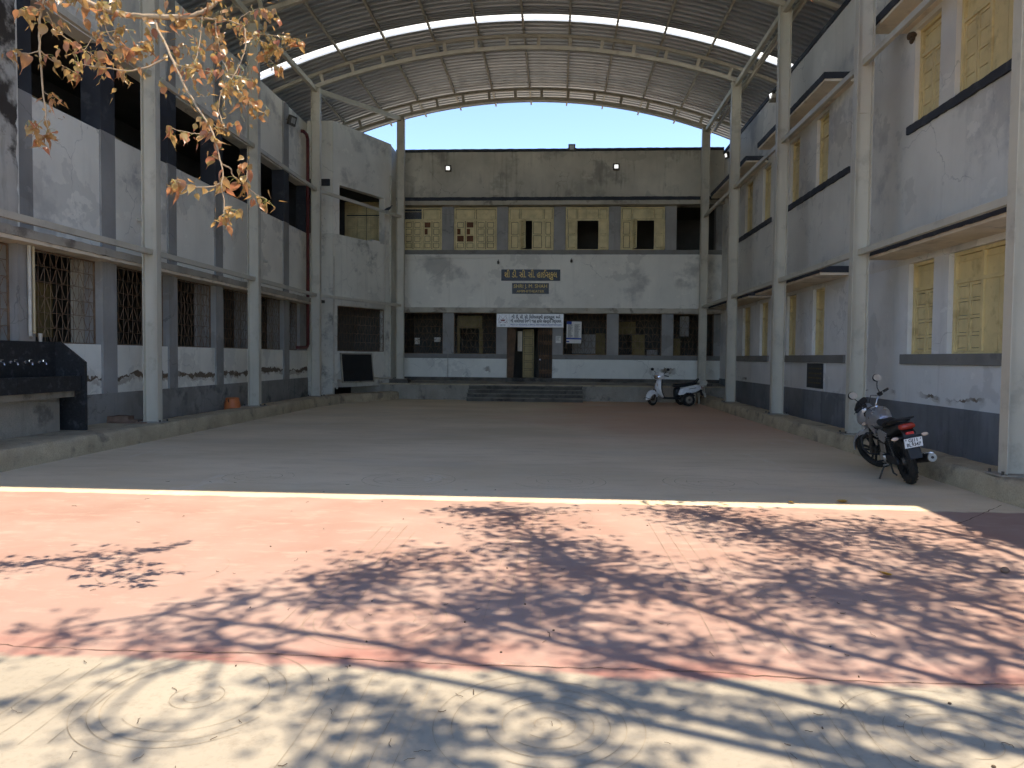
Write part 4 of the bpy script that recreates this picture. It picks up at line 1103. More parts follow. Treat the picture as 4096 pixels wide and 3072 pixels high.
# headlight cowl (turned with the bars)
b = fm(); b.loft([sect(1.26, .74, .88, .06), sect(1.22, .70, .93, .105), sect(1.15, .67, .99, .135), sect(1.07, .69, 1.03, .12), sect(1.02, .74, 1.02, .08)]); b.build('headlight_cowl', m_silver, mc)
b = fm(); b.loft([sect(1.20, .95, 1.02, .09), sect(1.12, .98, 1.10, .11), sect(1.07, 1.02, 1.12, .09)]); b.build('visor', m_black, mc)
b = fm(); b.loft([sect(1.09, .80, .98, .115), sect(1.02, .80, .96, .11), sect(.97, .84, .95, .08)]); b.build('instrument_cluster', m_black, mc)
b = fm(); b.lathe([(0.0, .012), (.05, .012), (.075, 0)], 16, 'x', (1.262, 0, .80)); b.build('headlamp', m_chrome, mc)
# handlebar, grips, levers, mirrors
bar = [(.905, -.36, 1.06), (.90, -.24, 1.07), (.93, -.13, 1.03), (.955, -.06, .95), (.955, .06, .95), (.93, .13, 1.03), (.90, .24, 1.07), (.905, .36, 1.06)]
b = fm(); b.tube(bar, .0115, 10); b.build('handlebar', m_chrome, mc)
for sg in (-1, 1):
    b = fm(); b.tube([(.902, sg*.25, 1.07), (.905, sg*.37, 1.06)], .018, 10); b.build('grip', m_black, mc)
    b = fm(); b.box(.88, .93, sg*.19-.025, sg*.19+.025, 1.045, 1.095); b.build('switchgear', m_black, mc)
    b = fm(); b.tube([(.94, sg*.21, 1.06), (.965, sg*.26, 1.05), (.955, sg*.37, 1.04)], .006, 6); b.build('lever', m_greasy, mc)
    b = fm(); b.tube([(.91, sg*.20, 1.09), (.93, sg*.225, 1.16), (.93, sg*.25, 1.20), (.92, sg*.27, 1.235)], .007, 8); st = b.build('mirror_stalk', m_black, mc)
    c = Vector((.912, sg*.285, 1.285))
    b = fm(); rings = []
    for dx, k in ((.03, .15), (.026, .7), (.008, 1.0), (0, 1.0)): rings.append([c+Vector((dx, .075*k*math.cos(a)+.012*math.sin(a), .056*k*math.sin(a))) for a in [2*math.pi*i/20 for i in range(20)]])
    b.loft(rings); mr = b.build('mirror', m_black, mc)
    b = fm(); b.add([c+Vector((-.016+.27*.051*math.sin(a), .070*math.cos(a)+.012*math.sin(a), .051*math.sin(a))) for a in [2*math.pi*i/20 for i in range(20)]], [tuple(range(20))]); b.build('mirror_glass', m_mirror, mr)
# tank, seat, side covers
b = MB(); b.loft([sect(.98, .74, .86, .07), sect(.94, .70, .93, .125), sect(.84, .68, .975, .155), sect(.72, .68, .985, .15), sect(.60, .69, .945, .125), sect(.52, .71, .88, .095), sect(.47, .73, .84, .07)]); b.build('fuel_tank', m_silver, mc, smooth=60)
b = MB(); b.lathe([(0.0, .012), (.03, .012), (.034, 0)], 16, 'z', (.76, 0, .982)); b.build('fuel_cap', m_chrome, mc)
b = MB(); b.box(.66, .735, .02, .09, .9845, .9865); b.build('tank_sticker', m_paper, mc)
b = MB(); b.loft([sect(.58, .76, .84, .075), sect(.50, .75, .845, .115), sect(.36, .745, .82, .135), sect(.18, .75, .815, .135), sect(.08, .77, .855, .13), sect(-.08, .80, .885, .12), sect(-.22, .835, .895, .095), sect(-.27, .85, .885, .06)]); b.build('seat', m_seat, mc, smooth=60)
b = MB(); b.loft([sect(.42, .58, .745, .10), sect(.22, .60, .75, .135), sect(.0, .66, .79, .125), sect(-.2, .74, .84, .11), sect(-.33, .77, .85, .09), sect(-.37, .79, .84, .06)]); b.build('tail_cowl', m_black, mc, smooth=60)
for sg in (-1, 1):
    b = MB(); b.prism([(.46, .57), (.30, .54), (.14, .62), (.10, .69), (.40, .72), (.48, .68)], sg*.118, sg*.14); bevel(b.build('side_cover', m_silver, mc), .008)
    b = MB(); b.prism([(.55, .68), (.98, .80), (.97, .75), (.62, .62)], sg*.12, sg*.135); b.build('tank_shroud', m_silver, mc)
b = MB(); b.tube([(.12, .15, .80), (-.05, .155, .86), (-.22, .13, .885), (-.29, .07, .893), (-.29, -.07, .893), (-.22, -.13, .885), (-.05, -.155, .86), (.12, -.15, .80)], .014, 8); b.build('grab_rail', m_black, mc)
b = MB(); b.loft([sect(-.335, .755, .845, .10), sect(-.375, .765, .84, .092), sect(-.40, .785, .825, .07)]); b.build('tail_light', m_red_lens, mc, smooth=60)
b = MB(); b.box(-.405, -.385, -.045, .045, .705, .735); b.build('reflector', m_red_bright, mc)
b = MB(); b.prism([(-.28, .78), (-.385, .72), (-.435, .50), (-.46, .40), (-.445, .40), (-.40, .52), (-.33, .72)], -.075, .075); bevel(b.build('rear_mudguard', m_black, mc), .006)
b = MB(); rings = []
for i in range(8):
    a = R(70+i*14); r_ = .345; c = Vector((r_*math.cos(a), 0, .305+r_*math.sin(a))); nn = Vector((math.cos(a), 0, math.sin(a)))
    rings.append([c+nn*dz+Vector((0, y, 0)) for y, dz in ((-.07, -.03), (-.05, 0), (.05, 0), (.07, -.03), (.065, -.034), (-.065, -.034))])
b.loft(rings); b.build('inner_mudguard', m_black, mc)
# number plate
plM = Matrix.Translation((-.462, 0, .605)) @ Matrix.Rotation(R(-12), 4, 'Y')
b = MB(plM); b.box(.003, .012, -.115, .115, -.07, .07); b.build('plate_holder', m_black, mc)
b = MB(plM); b.box(-.001, .002, -.105, .105, -.062, .062); npl = b.build('number_plate', m_plate, mc)
for tx, z, wd in (('GJ11', .031, .105), ('BL9347', -.027, .165)):
    me = text_mesh('lettering', tx, .062, m_ink, .0014, 'CENTER', .0006)
    xs = [v.co.x for v in me.vertices]; kx = wd/(max(xs)-min(xs))
    for v in me.vertices:
        v.co = plM @ Vector((-.0022-v.co.z, -v.co.x*kx, v.co.y+z))
    link('lettering', me, npl)
b = MB(plM)
for sg in (-1, 1): b.lathe([(0.0, -.003), (.007, -.003), (.007, 0)], 10, 'x', (-.001, sg*.085, .042))
b.build('bolts', m_ink, npl)
for x, off in ((-.36, -.02), (1.06, .05)):
    for sg in (-1, 1):
        q = MB() if x < 0 else fm()
        zi = .675 if x < 0 else .80
        q.tube([(x, sg*.06, zi), (x-.01, sg*.14, zi-.005)], .012, 8); stk = q.build('indicator_stalk', m_black, mc)
        q = MB() if x < 0 else fm()
        q.ellip((x-.01 if x < 0 else x+.01, sg*.175, zi-.005), .026, .045, .024, 12, 8); q.build('indicator', m_amber, stk)
# frame, engine, exhaust
b = MB(); b.tube([(.97, 0, .84), (.92, 0, .62), (.84, 0, .36), (.72, 0, .22)], .021, 10); b.tube([(.96, 0, .82), (.6, 0, .70), (.42, 0, .66), (.40, 0, .32)], .021, 10)
for sg in (-1, 1): b.tube([(.44, sg*.06, .68), (.1, sg*.11, .70), (-.25, sg*.09, .79)], .013, 8)
b.build('frame', m_black, mc)
b = MB(); b.loft([sect(.72, .22, .44, .10), sect(.62, .20, .46, .125), sect(.46, .20, .44, .13), sect(.37, .23, .40, .10)]); b.build('crankcase', m_greasy, mc)
b = MB(Matrix.Translation((.66, 0, .44)) @ Matrix.Rotation(R(12), 4, 'Y'))
for i in range(7): b.box(-.085, .085, -.085, .085, i*.03, i*.03+.014)
b.box(-.06, .06, -.06, .06, 0, .2); b.build('cylinder_fins', m_greasy, mc)
b = MB(); b.lathe([(0.0, .03), (.075, .025), (.085, 0)], 20, 'y', (.47, .125, .32)); b.build('magneto_cover', m_alu, mc)
b = MB(); b.tube([(.75, -.06, .45), (.84, -.09, .38), (.80, -.12, .24), (.60, -.13, .19), (.30, -.145, .24), (.12, -.15, .27)], .02, 10); b.build('exhaust_pipe', m_greasy, mc)
b = MB(); d0, d1 = Vector((.16, -.155, .275)), Vector((-.42, -.185, .375)); b.tube([d0, d0.lerp(d1, .08), d0.lerp(d1, .95), d1], [.03, .052, .055, .05], 18); b.build('muffler', m_black, mc, smooth=60)
b = MB(); dd = (d1-d0).normalized(); b.tube([d1-dd*.01, d1+dd*.012], [.056, .053], 18); ec = b.build('muffler_end', m_alu, mc)
b = MB(); b.tube([d1+dd*.011, d1+dd*.016], .018, 12); b.build('muffler_hole', m_ink, ec)
b = MB(); b.tube([d0.lerp(d1, .25)+Vector((0, -.03, .035)), d0.lerp(d1, .85)+Vector((0, -.03, .035))], .035, 8); b.build('heat_shield', m_chrome, mc)
for sg in (-1, 1):
    b = MB(); b.beam((.42, sg*.085, .33), (-.04, sg*.085, .305), .02, .045); b.build('swingarm', m_black, mc)
    p0, p1 = Vector((.03, sg*.115, .33)), Vector((.17, sg*.115, .69))
    b = MB(); b.tube([p0, p1], .012, 8); sh = b.build('shock_absorber', m_greasy, mc)
    b = MB(); N = 90; ux = Vector((1, 0, -.36)).normalized(); uy = Vector((0, 1, 0))
    b.tube([p0.lerp(p1, .22+.66*i/N)+ux*.03*math.cos(i*.62)+uy*.03*math.sin(i*.62) for i in range(N+1)], .0055, 5); b.build('spring', m_black, sh)
    b = MB(); b.tube([(.42, sg*.10, .28), (.42, sg*.24, .285)], .013, 8); b.build('footpeg', m_black, mc)
    b = MB(); b.tube([(.12, sg*.12, .40), (.10, sg*.23, .42)], .012, 8); b.build('rear_footpeg', m_black, mc)
b = MB(); b.prism([(.44, .40), (.44, .29), (.02, .265), (-.08, .30), (-.06, .36), (.05, .385)], .095, .125); bevel(b.build('chain_cover', m_black, mc), .01)
b = MB(); b.tube([(.86, .05, .60), (.90, .17, .62), (.90, .25, .56), (.88, .26, .42), (.84, .20, .33), (.80, .06, .30)], .013, 8)
b.tube([(.86, -.05, .60), (.90, -.17, .62), (.90, -.25, .56), (.88, -.26, .42), (.84, -.20, .33), (.80, -.06, .30)], .013, 8); b.build('leg_guard', m_black, mc)
b = fm(); b.tube([(.93, .17, 1.06), (1.0, .15, 1.10), (1.05, .08, 1.0), (1.02, .05, .85)], .005, 6); b.tube([(.93, -.17, 1.06), (1.02, -.14, 1.09), (1.06, -.06, .98), (1.02, -.05, .8)], .005, 6); b.build('cables', m_black, mc)
b = MB(); b.tube([(.98, .06, .80), (.80, .10, .66), (.62, .115, .62)], .012, 8); b.build('frame_rail', m_alu, mc)
b = MB(); b.tube([(.42, .125, .26), (.30, .135, .24), (.26, .15, .25)], .008, 6); b.tube([(.26, .15, .25), (.26, .21, .25)], .010, 6); b.build('gear_lever', m_alu, mc)
b = MB(); b.box(.30, .50, .125, .135, .40, .52); bevel(b.build('battery_cover', m_alu, mc), .006)
b = MB(); b.tube([(.46, .10, .27), (.40, .20, .15), (.34, .275, .055)], .012, 8); b.tube([(.34, .275, .055), (.36, .33, .062)], .012, 8); b.box(.31, .37, .25, .30, .044, .056); b.build('side_stand', m_greasy, mc)
b = MB(); b.tube([(.36, -.09, .24), (.24, -.11, .13), (.12, -.11, .12)], .012, 8); b.tube([(.36, .09, .24), (.24, .11, .13), (.12, .11, .12)], .012, 8); b.build('centre_stand', m_greasy, mc)

# ================================================================== SCOOTER WITH SIDE WHEELS
sct = thing('scooter', 'white scooter with extra side wheels and black seat parked before the stage', 'scooter', (4.46, 25.25, 0), (0, 0, R(193)))
WR = .225
wheel(sct, 'rear_wheel', WR, .10, Matrix.Translation((0, 0, WR)), m_alu, 4, .62, 28)
MSF = Matrix.Translation((1.22, 0, WR)) @ Matrix.Rotation(R(26), 4, 'Z')
wheel(sct, 'front_wheel', WR, .09, MSF, m_alu, 4, .6, 28)
for sg in (-1, 1):
    so = wheel(sct, 'side_wheel', .215, .105, Matrix.Translation((.06, sg*.34, .215)), m_white_pl, 4, .66, 28)
    b = MB(Matrix.Translation((.06, sg*(.34+.045), .215))); b.lathe([(.0, .0), (.05, .004*sg), (.125, -.006*sg), (.142, .006*sg)], 24, 'y'); b.build('wheel_disc', m_alu, so)
    b = MB(); b.tube([(.06, sg*.08, .26), (.06, sg*.30, .225)], .02, 8); b.build('axle', m_greasy, sct)
    b = MB(); rings = []
    for i in range(8):
        a = R(35+i*16); r_ = .245; c = Vector((.06+r_*math.cos(a), sg*.34, .215+r_*math.sin(a))); nn = Vector((math.cos(a), 0, math.sin(a)))
        rings.append([c+nn*dz+Vector((0, y, 0)) for y, dz in ((-.06, -.015), (-.05, 0), (.05, 0), (.06, -.015), (.055, -.02), (-.055, -.02))])
    b.loft(rings); b.build('side_mudguard', m_black, sct)
b = MB(MSF); rings = []
for i in range(11):
    a = R(-5+i*16.5); r_ = .265
    c = Vector((r_*math.cos(a)+.02, 0, r_*math.sin(a)*1.05)); nn = Vector((math.cos(a), 0, math.sin(a))); k = .55+.45*math.sin(math.pi*i/10)
    rings.append([c+nn*dz+Vector((0, y*k, 0)) for y, dz in ((-.11, -.11), (-.10, -.03), (-.05, .02), (0, .035), (.05, .02), (.10, -.03), (.11, -.11), (.10, -.11), (.0, .02), (-.10, -.11))])
b.loft(rings); b.build('front_mudguard', m_white_pl, sct, smooth=60)
b = MB(MSF); b.tube([(.30, -.12, .02), (.33, -.06, .05), (.34, 0, .055), (.33, .06, .05), (.30, .12, .02), (.10, .135, -.0)], .010, 6); b.build('mudguard_guard', m_black, sct)
b = MB(MSF)
for sg in (-1, 1): b.tube([(0, sg*.07, 0), (-.05, sg*.07, .16), (-.10, sg*.04, .34)], .02, 8)
b.build('fork', m_greasy, sct)
# leg shield
def shield(x, z, hw, d): return [(x, -hw, z), (x+d*.6, -hw*.7, z), (x+d, 0, z), (x+d*.6, hw*.7, z), (x, hw, z), (x-.025, hw*.95, z), (x-.025, 0, z), (x-.025, -hw*.95, z)]
b = MB(); b.loft([shield(.86, .27, .13, .03), shield(.93, .33, .20, .06), shield(1.0, .46, .23, .10), shield(1.025, .60, .22, .12), shield(1.01, .74, .18, .12), shield(.985, .86, .13, .10), shield(.96, .93, .06, .06)]); b.build('front_apron', m_white_pl, sct, smooth=60)
b = MB(); b.loft([[(x-.03, -h, z), (x-.03, h, z), (x-.055, h*.9, z), (x-.055, -h*.9, z)] for x, z, h in ((.83, .25, .14), (.92, .33, .20), (.985, .46, .215), (1.0, .60, .205), (.985, .74, .16), (.955, .90, .08))]); b.build('inner_apron', m_black, sct)
for sg in (-1, 1):
    b = MB(); b.prism([(1.115, .77), (1.05, .67), (1.03, .60), (1.10, .66)], sg*.105, sg*.125); b.build('front_indicator', m_amber, sct)
b = MB(); b.box(1.105, 1.125, -.08, .08, .60, .67); b.build('front_plate', m_plate, sct)
MH = Matrix.Translation((1.0, 0, 0)) @ Matrix.Rotation(R(26), 4, 'Z') @ Matrix.Translation((-1.0, 0, 0))
# handle cowl
b = MB(MH); b.loft([sect(1.15, .92, 1.02, .06), sect(1.10, .88, 1.09, .14), sect(1.02, .88, 1.14, .20), sect(.93, .92, 1.11, .20), sect(.87, .97, 1.07, .14)]); b.build('handle_cowl', m_white_pl, sct, smooth=60)
b = MB(MH); b.loft([sect(1.165, .935, 1.01, .05), sect(1.14, .905, 1.045, .105), sect(1.10, .90, 1.06, .135)]); b.build('headlamp', m_chrome, sct, smooth=60)
for sg in (-1, 1):
    b = MB(MH); b.tube([(.95, sg*.15, 1.03), (.92, sg*.24, 1.02), (.90, sg*.34, 1.0)], .018, 8); b.build('grip', m_black, sct)
    b = MB(MH); b.tube([(.97, sg*.19, 1.06), (.95, sg*.23, 1.14), (.96, sg*.31, 1.20)], .007, 6); st = b.build('mirror_stalk', m_black, sct)
    b = MB(MH); b.ellip((.955, sg*.36, 1.235), .018, .075, .05, 14, 8); b.build('mirror', m_black, st)
    b = MB(MH); b.tube([(.98, sg*.2, 1.03), (.96, sg*.33, 1.0)], .006, 6); b.build('lever', m_black, sct)
# floorboard, seat, body
b = MB(); b.prism([(.90, .30), (.86, .24), (.34, .215), (.26, .26), (.32, .29), (.86, .285)], -.16, .16); bevel(b.build('floorboard', m_black, sct), .015)
b = MB(); b.loft([sect(.44, .27, .60, .12), sect(.38, .26, .63, .14), sect(.28, .28, .64, .14)]); b.build('under_seat_panel', m_black, sct)
b = MB(); b.loft([sect(.50, .64, .715, .08), sect(.45, .625, .755, .13), sect(.30, .63, .755, .145), sect(.10, .645, .765, .14), sect(-.12, .68, .80, .13), sect(-.28, .715, .815, .11), sect(-.34, .74, .805, .07)]); b.build('seat', m_seat, sct, smooth=60)
for sg in (-1, 1):
    b = MB(); rings = []
    for x, zb, zt, y in ((.36, .36, .48, .13), (.30, .34, .57, .17), (.15, .37, .64, .19), (-.05, .40, .685, .195), (-.25, .455, .72, .175), (-.42, .52, .70, .13), (-.50, .57, .66, .08)):
        rings.append([(x, sg*.05, zb), (x, sg*y, zb+.02), (x, sg*(y+.012), (zb+zt)/2), (x, sg*y*.9, zt-.02), (x, sg*.06, zt)])
    b.loft(rings); sp = b.build('side_panel', m_white_pl, sct, smooth=60)
    b = MB(); b.prism([(.0, .585), (-.26, .625), (-.26, .61), (.0, .57)], sg*.2035, sg*.206); b.build('badge', m_ink, sp)
b = MB(); b.tube([(-.05, .20, .41), (-.30, .20, .45), (-.52, .12, .52), (-.54, 0, .53), (-.52, -.12, .52), (-.30, -.20, .45), (-.05, -.20, .41)], .011, 6); b.tube([(.08, .2, .40), (.08, .2, .46)], .011, 6); b.build('side_guard', m_black, sct)
b = MB(); b.tube([(-.24, .10, .76), (-.33, .11, .84), (-.40, .08, .91), (-.41, 0, .92), (-.40, -.08, .91), (-.33, -.11, .84), (-.24, -.10, .76)], .015, 8); b.build('grab_rail', m_black, sct)
b = MB(); b.loft([sect(-.47, .57, .68, .09), sect(-.53, .59, .66, .07)]); b.build('tail_light', m_red_lens, sct)
b = MB(); b.prism([(-.38, .56), (-.50, .55), (-.58, .34), (-.56, .34), (-.46, .52)], -.07, .07); b.build('rear_mudguard', m_black, sct)
b = MB(); b.loft([sect(.22, .14, .32, .08, y0=.03), sect(.05, .15, .34, .09, y0=.04), sect(-.1, .2, .30, .05, y0=.06)]); b.build('engine', m_greasy, sct)
b = MB(); b.tube([(.2, -.12, .2), (-.1, -.17, .27), (-.30, -.18, .33)], [.02, .05, .045], 12); b.build('muffler', m_greasy, sct)

# ================================================================== PLASTIC CHAIR behind the scooter
ch = thing('plastic_chair', 'cream moulded plastic chair half hidden behind the scooter', 'chair', (4.93, 25.95, 0), (0, 0, R(200)))
b = MB(); b.loft([[(x, -.21, z), (x, .21, z), (x, .22, z-.03), (x, -.22, z-.03)] for x, z in ((-.2, .43), (0, .42), (.2, .44), (.225, .42))]); b.build('seat', m_chair, ch)
for sx, sy in ((-1, -1), (-1, 1), (1, -1), (1, 1)):
    b = MB(); b.loft([[(sx*(.2+k)-.03, sy*(.2+k)-.025, z), (sx*(.2+k)+.03, sy*(.2+k)-.025, z), (sx*(.2+k)+.03, sy*(.2+k)+.025, z), (sx*(.2+k)-.03, sy*(.2+k)+.025, z)] for k, z in ((.05, 0), (.0, .42))]); b.build('leg', m_chair, ch)
b = MB(); rings = []
for i in range(9):
    q = i/8; y = -.22+.44*q; zt = .80+.05*math.sin(math.pi*q)
    rings.append([(-.21-.0, y, .62), (-.235, y, .62), (-.30-.03*math.sin(math.pi*q), y, zt), (-.275-.03*math.sin(math.pi*q), y, zt)])
b.loft(rings); b.build('backrest', m_chair, ch)
for k in range(4): b = MB(); b.beam((-.21, -.15+.1*k, .42), (-.225, -.15+.1*k, .63), .045, .02, up=(1, 0, 0)); b.build('slat', m_chair, ch)
for sg in (-1, 1):
    b = MB(); b.tube([(.22, sg*.22, .42), (.22, sg*.245, .62), (.16, sg*.25, .655), (-.15, sg*.245, .66), (-.24, sg*.22, .66)], .022, 8, flat=1.3); b.build('armrest', m_chair, ch)

o = thing('wasp_nest', 'small dark nest at the top corner of the nearest upper window', 'nest', (6.30, 13.62, 7.46))
b = MB(); rq = random.Random(2)
for k in range(9): b.ellip((rq.uniform(-.07, .0), rq.uniform(-.08, .06), -.06+rq.uniform(-.06, .03)), rq.uniform(.04, .07), rq.uniform(.04, .08), rq.uniform(.04, .07), 8, 6)
b.build('comb', m_twig, o)
# ---- pigeon on the upper girt
pg = thing('pigeon', 'dark pigeon perched on the upper beam near the angled corner', 'pigeon', (-6.25, 26.62, 6.925), (0, 0, R(35)))
b = MB(); b.loft([[(x, y*math.cos(a), z+h*math.sin(a)) for a in [2*math.pi*i/10 for i in range(10)]] for x, z, y, h in ((-.20, .02, .02, .006), (-.12, .045, .035, .018), (-.06, .075, .055, .045), (.02, .10, .065, .06), (.08, .135, .05, .05), (.115, .18, .028, .03), (.13, .21, .026, .026), (.155, .225, .018, .018), (.165, .222, .006, .006))]); b.build('body', m_bird, pg, smooth=60)
b = MB(); b.tube([(.16, 0, .222), (.185, 0, .215)], [.006, .001], 6); b.build('beak', m_greasy, pg)
for sg in (-1, 1): b = MB(); b.tube([(.01, sg*.02, .05), (.015, sg*.02, 0)], .004, 5); b.build('leg', m_rust, pg)

# ================================================================== TREES
TW = {
 'limb': ([(-3.388, 4.95, 4.116), (-3.368, 5.017, 4.085), (-3.302, 5.083, 4.069), (-3.211, 5.15, 4.056), (-3.093, 5.217, 4.063), (-2.983, 5.283, 4.086), (-2.847, 5.35, 4.109), (-2.754, 5.417, 4.154), (-2.657, 5.483, 4.245), (-2.63, 5.55, 4.35)], 0.024, 0.015),
 'l2': ([(-2.874, 5.4, 4.136), (-2.652, 5.47, 4.149), (-2.495, 5.54, 4.149), (-2.407, 5.61, 4.087), (-2.316, 5.68, 4.046), (-2.234, 5.75, 4.027)], 0.008, 0.003),
 'l3': ([(-2.424, 5.65, 4.111), (-2.295, 5.75, 4.14), (-2.211, 5.85, 4.164), (-2.135, 5.95, 4.188)], 0.004, 0.002),
 'l4': ([(-2.324, 5.7, 4.055), (-2.335, 5.725, 3.972), (-2.259, 5.75, 3.91)], 0.003, 0.002),
 't1': ([(-3.549, 4.9, 4.064), (-3.578, 4.917, 4.011), (-3.614, 4.933, 3.917), (-3.629, 4.95, 3.718), (-3.623, 4.967, 3.443), (-3.621, 4.983, 3.282), (-3.613, 5.0, 3.192)], 0.01, 0.004),
 't1s': ([(-3.592, 4.9, 3.691), (-3.645, 4.875, 3.664), (-3.718, 4.85, 3.659)], 0.004, 0.002),
 't1b': ([(-3.589, 4.9, 3.686), (-3.582, 4.983, 3.668), (-3.542, 5.067, 3.648), (-3.51, 5.15, 3.638)], 0.005, 0.003),
 't1c': ([(-3.634, 5.0, 3.277), (-3.672, 4.975, 3.206), (-3.719, 4.95, 3.23)], 0.003, 0.002),
 't1d': ([(-3.633, 4.98, 3.448), (-3.587, 5.0, 3.413), (-3.546, 5.02, 3.42)], 0.003, 0.002),
 't1e': ([(-3.618, 5.0, 3.192), (-3.602, 5.0, 3.16), (-3.692, 5.0, 3.119)], 0.003, 0.002),
 't1f': ([(-3.561, 4.9, 3.972), (-3.67, 4.9, 3.974), (-3.713, 4.9, 3.985)], 0.003, 0.002),
 't1g': ([(-3.554, 4.92, 3.961), (-3.551, 4.99, 3.889), (-3.524, 5.06, 3.846), (-3.426, 5.13, 3.789), (-3.382, 5.2, 3.763)], 0.005, 0.003),
 'arc': ([(-2.876, 5.23, 3.762), (-2.97, 5.154, 3.669), (-3.07, 5.078, 3.614), (-3.188, 5.002, 3.605), (-3.292, 4.926, 3.599), (-3.326, 4.85, 3.6)], 0.007, 0.003),
 't2': ([(-2.993, 5.3, 4.088), (-2.947, 5.258, 3.976), (-2.879, 5.217, 3.87), (-2.79, 5.175, 3.712), (-2.691, 5.133, 3.534), (-2.593, 5.092, 3.39), (-2.474, 5.05, 3.228), (-2.4, 5.008, 3.099), (-2.349, 4.967, 2.952), (-2.308, 4.925, 2.848), (-2.3, 4.883, 2.756), (-2.26, 4.842, 2.594), (-2.262, 4.8, 2.526)], 0.011, 0.003),
 't2a': ([(-2.467, 5.08, 3.174), (-2.534, 5.037, 3.156), (-2.588, 4.993, 3.149), (-2.694, 4.95, 3.168)], 0.004, 0.002),
 't2b': ([(-2.51, 5.1, 3.276), (-2.434, 5.15, 3.227), (-2.357, 5.2, 3.264)], 0.004, 0.002),
 't2c': ([(-2.308, 4.9, 2.776), (-2.379, 4.85, 2.734), (-2.48, 4.8, 2.733), (-2.567, 4.75, 2.766)], 0.005, 0.002),
 't2d': ([(-2.34, 4.97, 2.922), (-2.292, 5.006, 2.9), (-2.287, 5.042, 2.856), (-2.227, 5.078, 2.802), (-2.155, 5.114, 2.746), (-2.093, 5.15, 2.721)], 0.006, 0.002),
 't2e': ([(-2.228, 5.08, 2.802), (-2.221, 5.115, 2.895), (-2.258, 5.15, 2.969)], 0.003, 0.002),
 't2f': ([(-2.251, 4.8, 2.576), (-2.189, 4.8, 2.571)], 0.002, 0.002),
 't3': ([(-2.429, 5.55, 4.13), (-2.392, 5.492, 3.956), (-2.414, 5.433, 3.787), (-2.446, 5.375, 3.664), (-2.489, 5.317, 3.555), (-2.496, 5.258, 3.403), (-2.435, 5.2, 3.264)], 0.006, 0.003),
 't4': ([(-2.706, 5.45, 4.158), (-2.674, 5.325, 3.891), (-2.646, 5.2, 3.687)], 0.005, 0.002),
 't5': ([(-2.631, 5.5, 4.156), (-2.6, 5.46, 4.014), (-2.524, 5.42, 3.794), (-2.437, 5.38, 3.622), (-2.339, 5.34, 3.517), (-2.242, 5.3, 3.414)], 0.005, 0.002),
 't6': ([(-2.804, 5.2, 3.722), (-2.726, 5.16, 3.673), (-2.594, 5.12, 3.634), (-2.443, 5.08, 3.595), (-2.272, 5.04, 3.556), (-2.115, 5.0, 3.498)], 0.005, 0.002),
 't7': ([(-3.182, 5.0, 4.012), (-3.226, 5.05, 3.973), (-3.226, 5.1, 3.88), (-3.168, 5.15, 3.804), (-3.063, 5.2, 3.823), (-3.046, 5.25, 3.866)], 0.005, 0.003),
 't8': ([(-3.248, 5.0, 4.028), (-3.16, 5.0, 4.052), (-3.116, 5.0, 4.072)], 0.004, 0.003),
 't9': ([(-3.049, 5.2, 4.054), (-3.011, 5.25, 3.974), (-3.006, 5.3, 3.908)], 0.004, 0.002),
 't10': ([(-2.522, 5.6, 4.177), (-2.441, 5.633, 4.26), (-2.346, 5.667, 4.308), (-2.239, 5.7, 4.287)], 0.004, 0.002),
 't11': ([(-2.953, 5.35, 3.923), (-2.897, 5.375, 3.894), (-2.84, 5.4, 3.903)], 0.003, 0.002),
 't12': ([(-3.368, 4.95, 4.012), (-3.433, 4.95, 4.034), (-3.476, 4.95, 4.076)], 0.004, 0.002),
 't13': ([(-3.406, 5.1, 3.776), (-3.36, 5.133, 3.875), (-3.313, 5.167, 3.921), (-3.198, 5.2, 3.955)], 0.003, 0.002),
}
BL = [ (-0.77,7.57,0.25,1.0), (-0.37,7.27,0.35,1.0), (-0.07,6.28,0.40,1.2), (0.19,5.53,0.45,1.4), (0.45,5.27,0.35,1.2), (-0.14,4.80,0.40,1.3), (-0.33,4.36,0.30,0.8), (0.07,4.47,0.30,1.0), (-1.07,5.54,0.30,0.8), (-1.28,5.22,0.35,1.0), (-1.57,4.72,0.30,0.9), (-1.95,4.64,0.25,0.7), (-1.31,4.61,0.30,0.8), (-1.87,4.19,0.30,0.6), (-2.38,4.51,0.20,0.4), (1.36,7.67,0.30,0.7), (1.68,7.38,0.40,1.0), (1.96,6.91,0.40,1.1), (2.23,6.35,0.40,1.1), (2.94,6.92,0.40,1.0), (3.13,6.28,0.45,1.1), (3.84,6.83,0.40,0.9), (4.64,7.68,0.40,0.8), (1.68,5.32,0.40,1.0), (2.10,5.15,0.45,1.1), (2.50,4.95,0.40,1.0), (3.15,5.51,0.45,1.0), (1.13,4.92,0.35,0.8), (1.97,4.19,0.35,0.7), (2.47,4.17,0.40,0.7), (1.34,4.21,0.30,0.6), (0.34,3.99,0.25,0.8), (-0.50,3.92,0.25,0.5), (-0.86,3.95,0.20,0.4), (0.80,4.16,0.25,0.5), (-1.85,3.90,0.25,0.6), (-2.35,3.93,0.25,0.7), (-2.86,3.95,0.25,0.7), (-0.67,3.09,0.25,1.0), (-0.44,2.88,0.25,0.9), (-0.91,3.34,0.20,0.6), (-1.56,3.02,0.20,0.5), (-1.92,2.88,0.25,0.6), (-2.46,3.21,0.20,0.5), (0.12,3.42,0.20,0.6), (0.51,3.55,0.20,0.6), (0.73,3.20,0.20,0.5), (1.03,3.23,0.25,0.7), (1.48,3.35,0.20,0.5), (1.50,2.97,0.20,0.5), (0.20,2.93,0.20,0.7), (-0.16,3.40,0.15,0.4), (-1.31,3.35,0.20,0.4), (-0.99,2.77,0.20,0.5), (2.04,3.43,0.25,0.7) ]
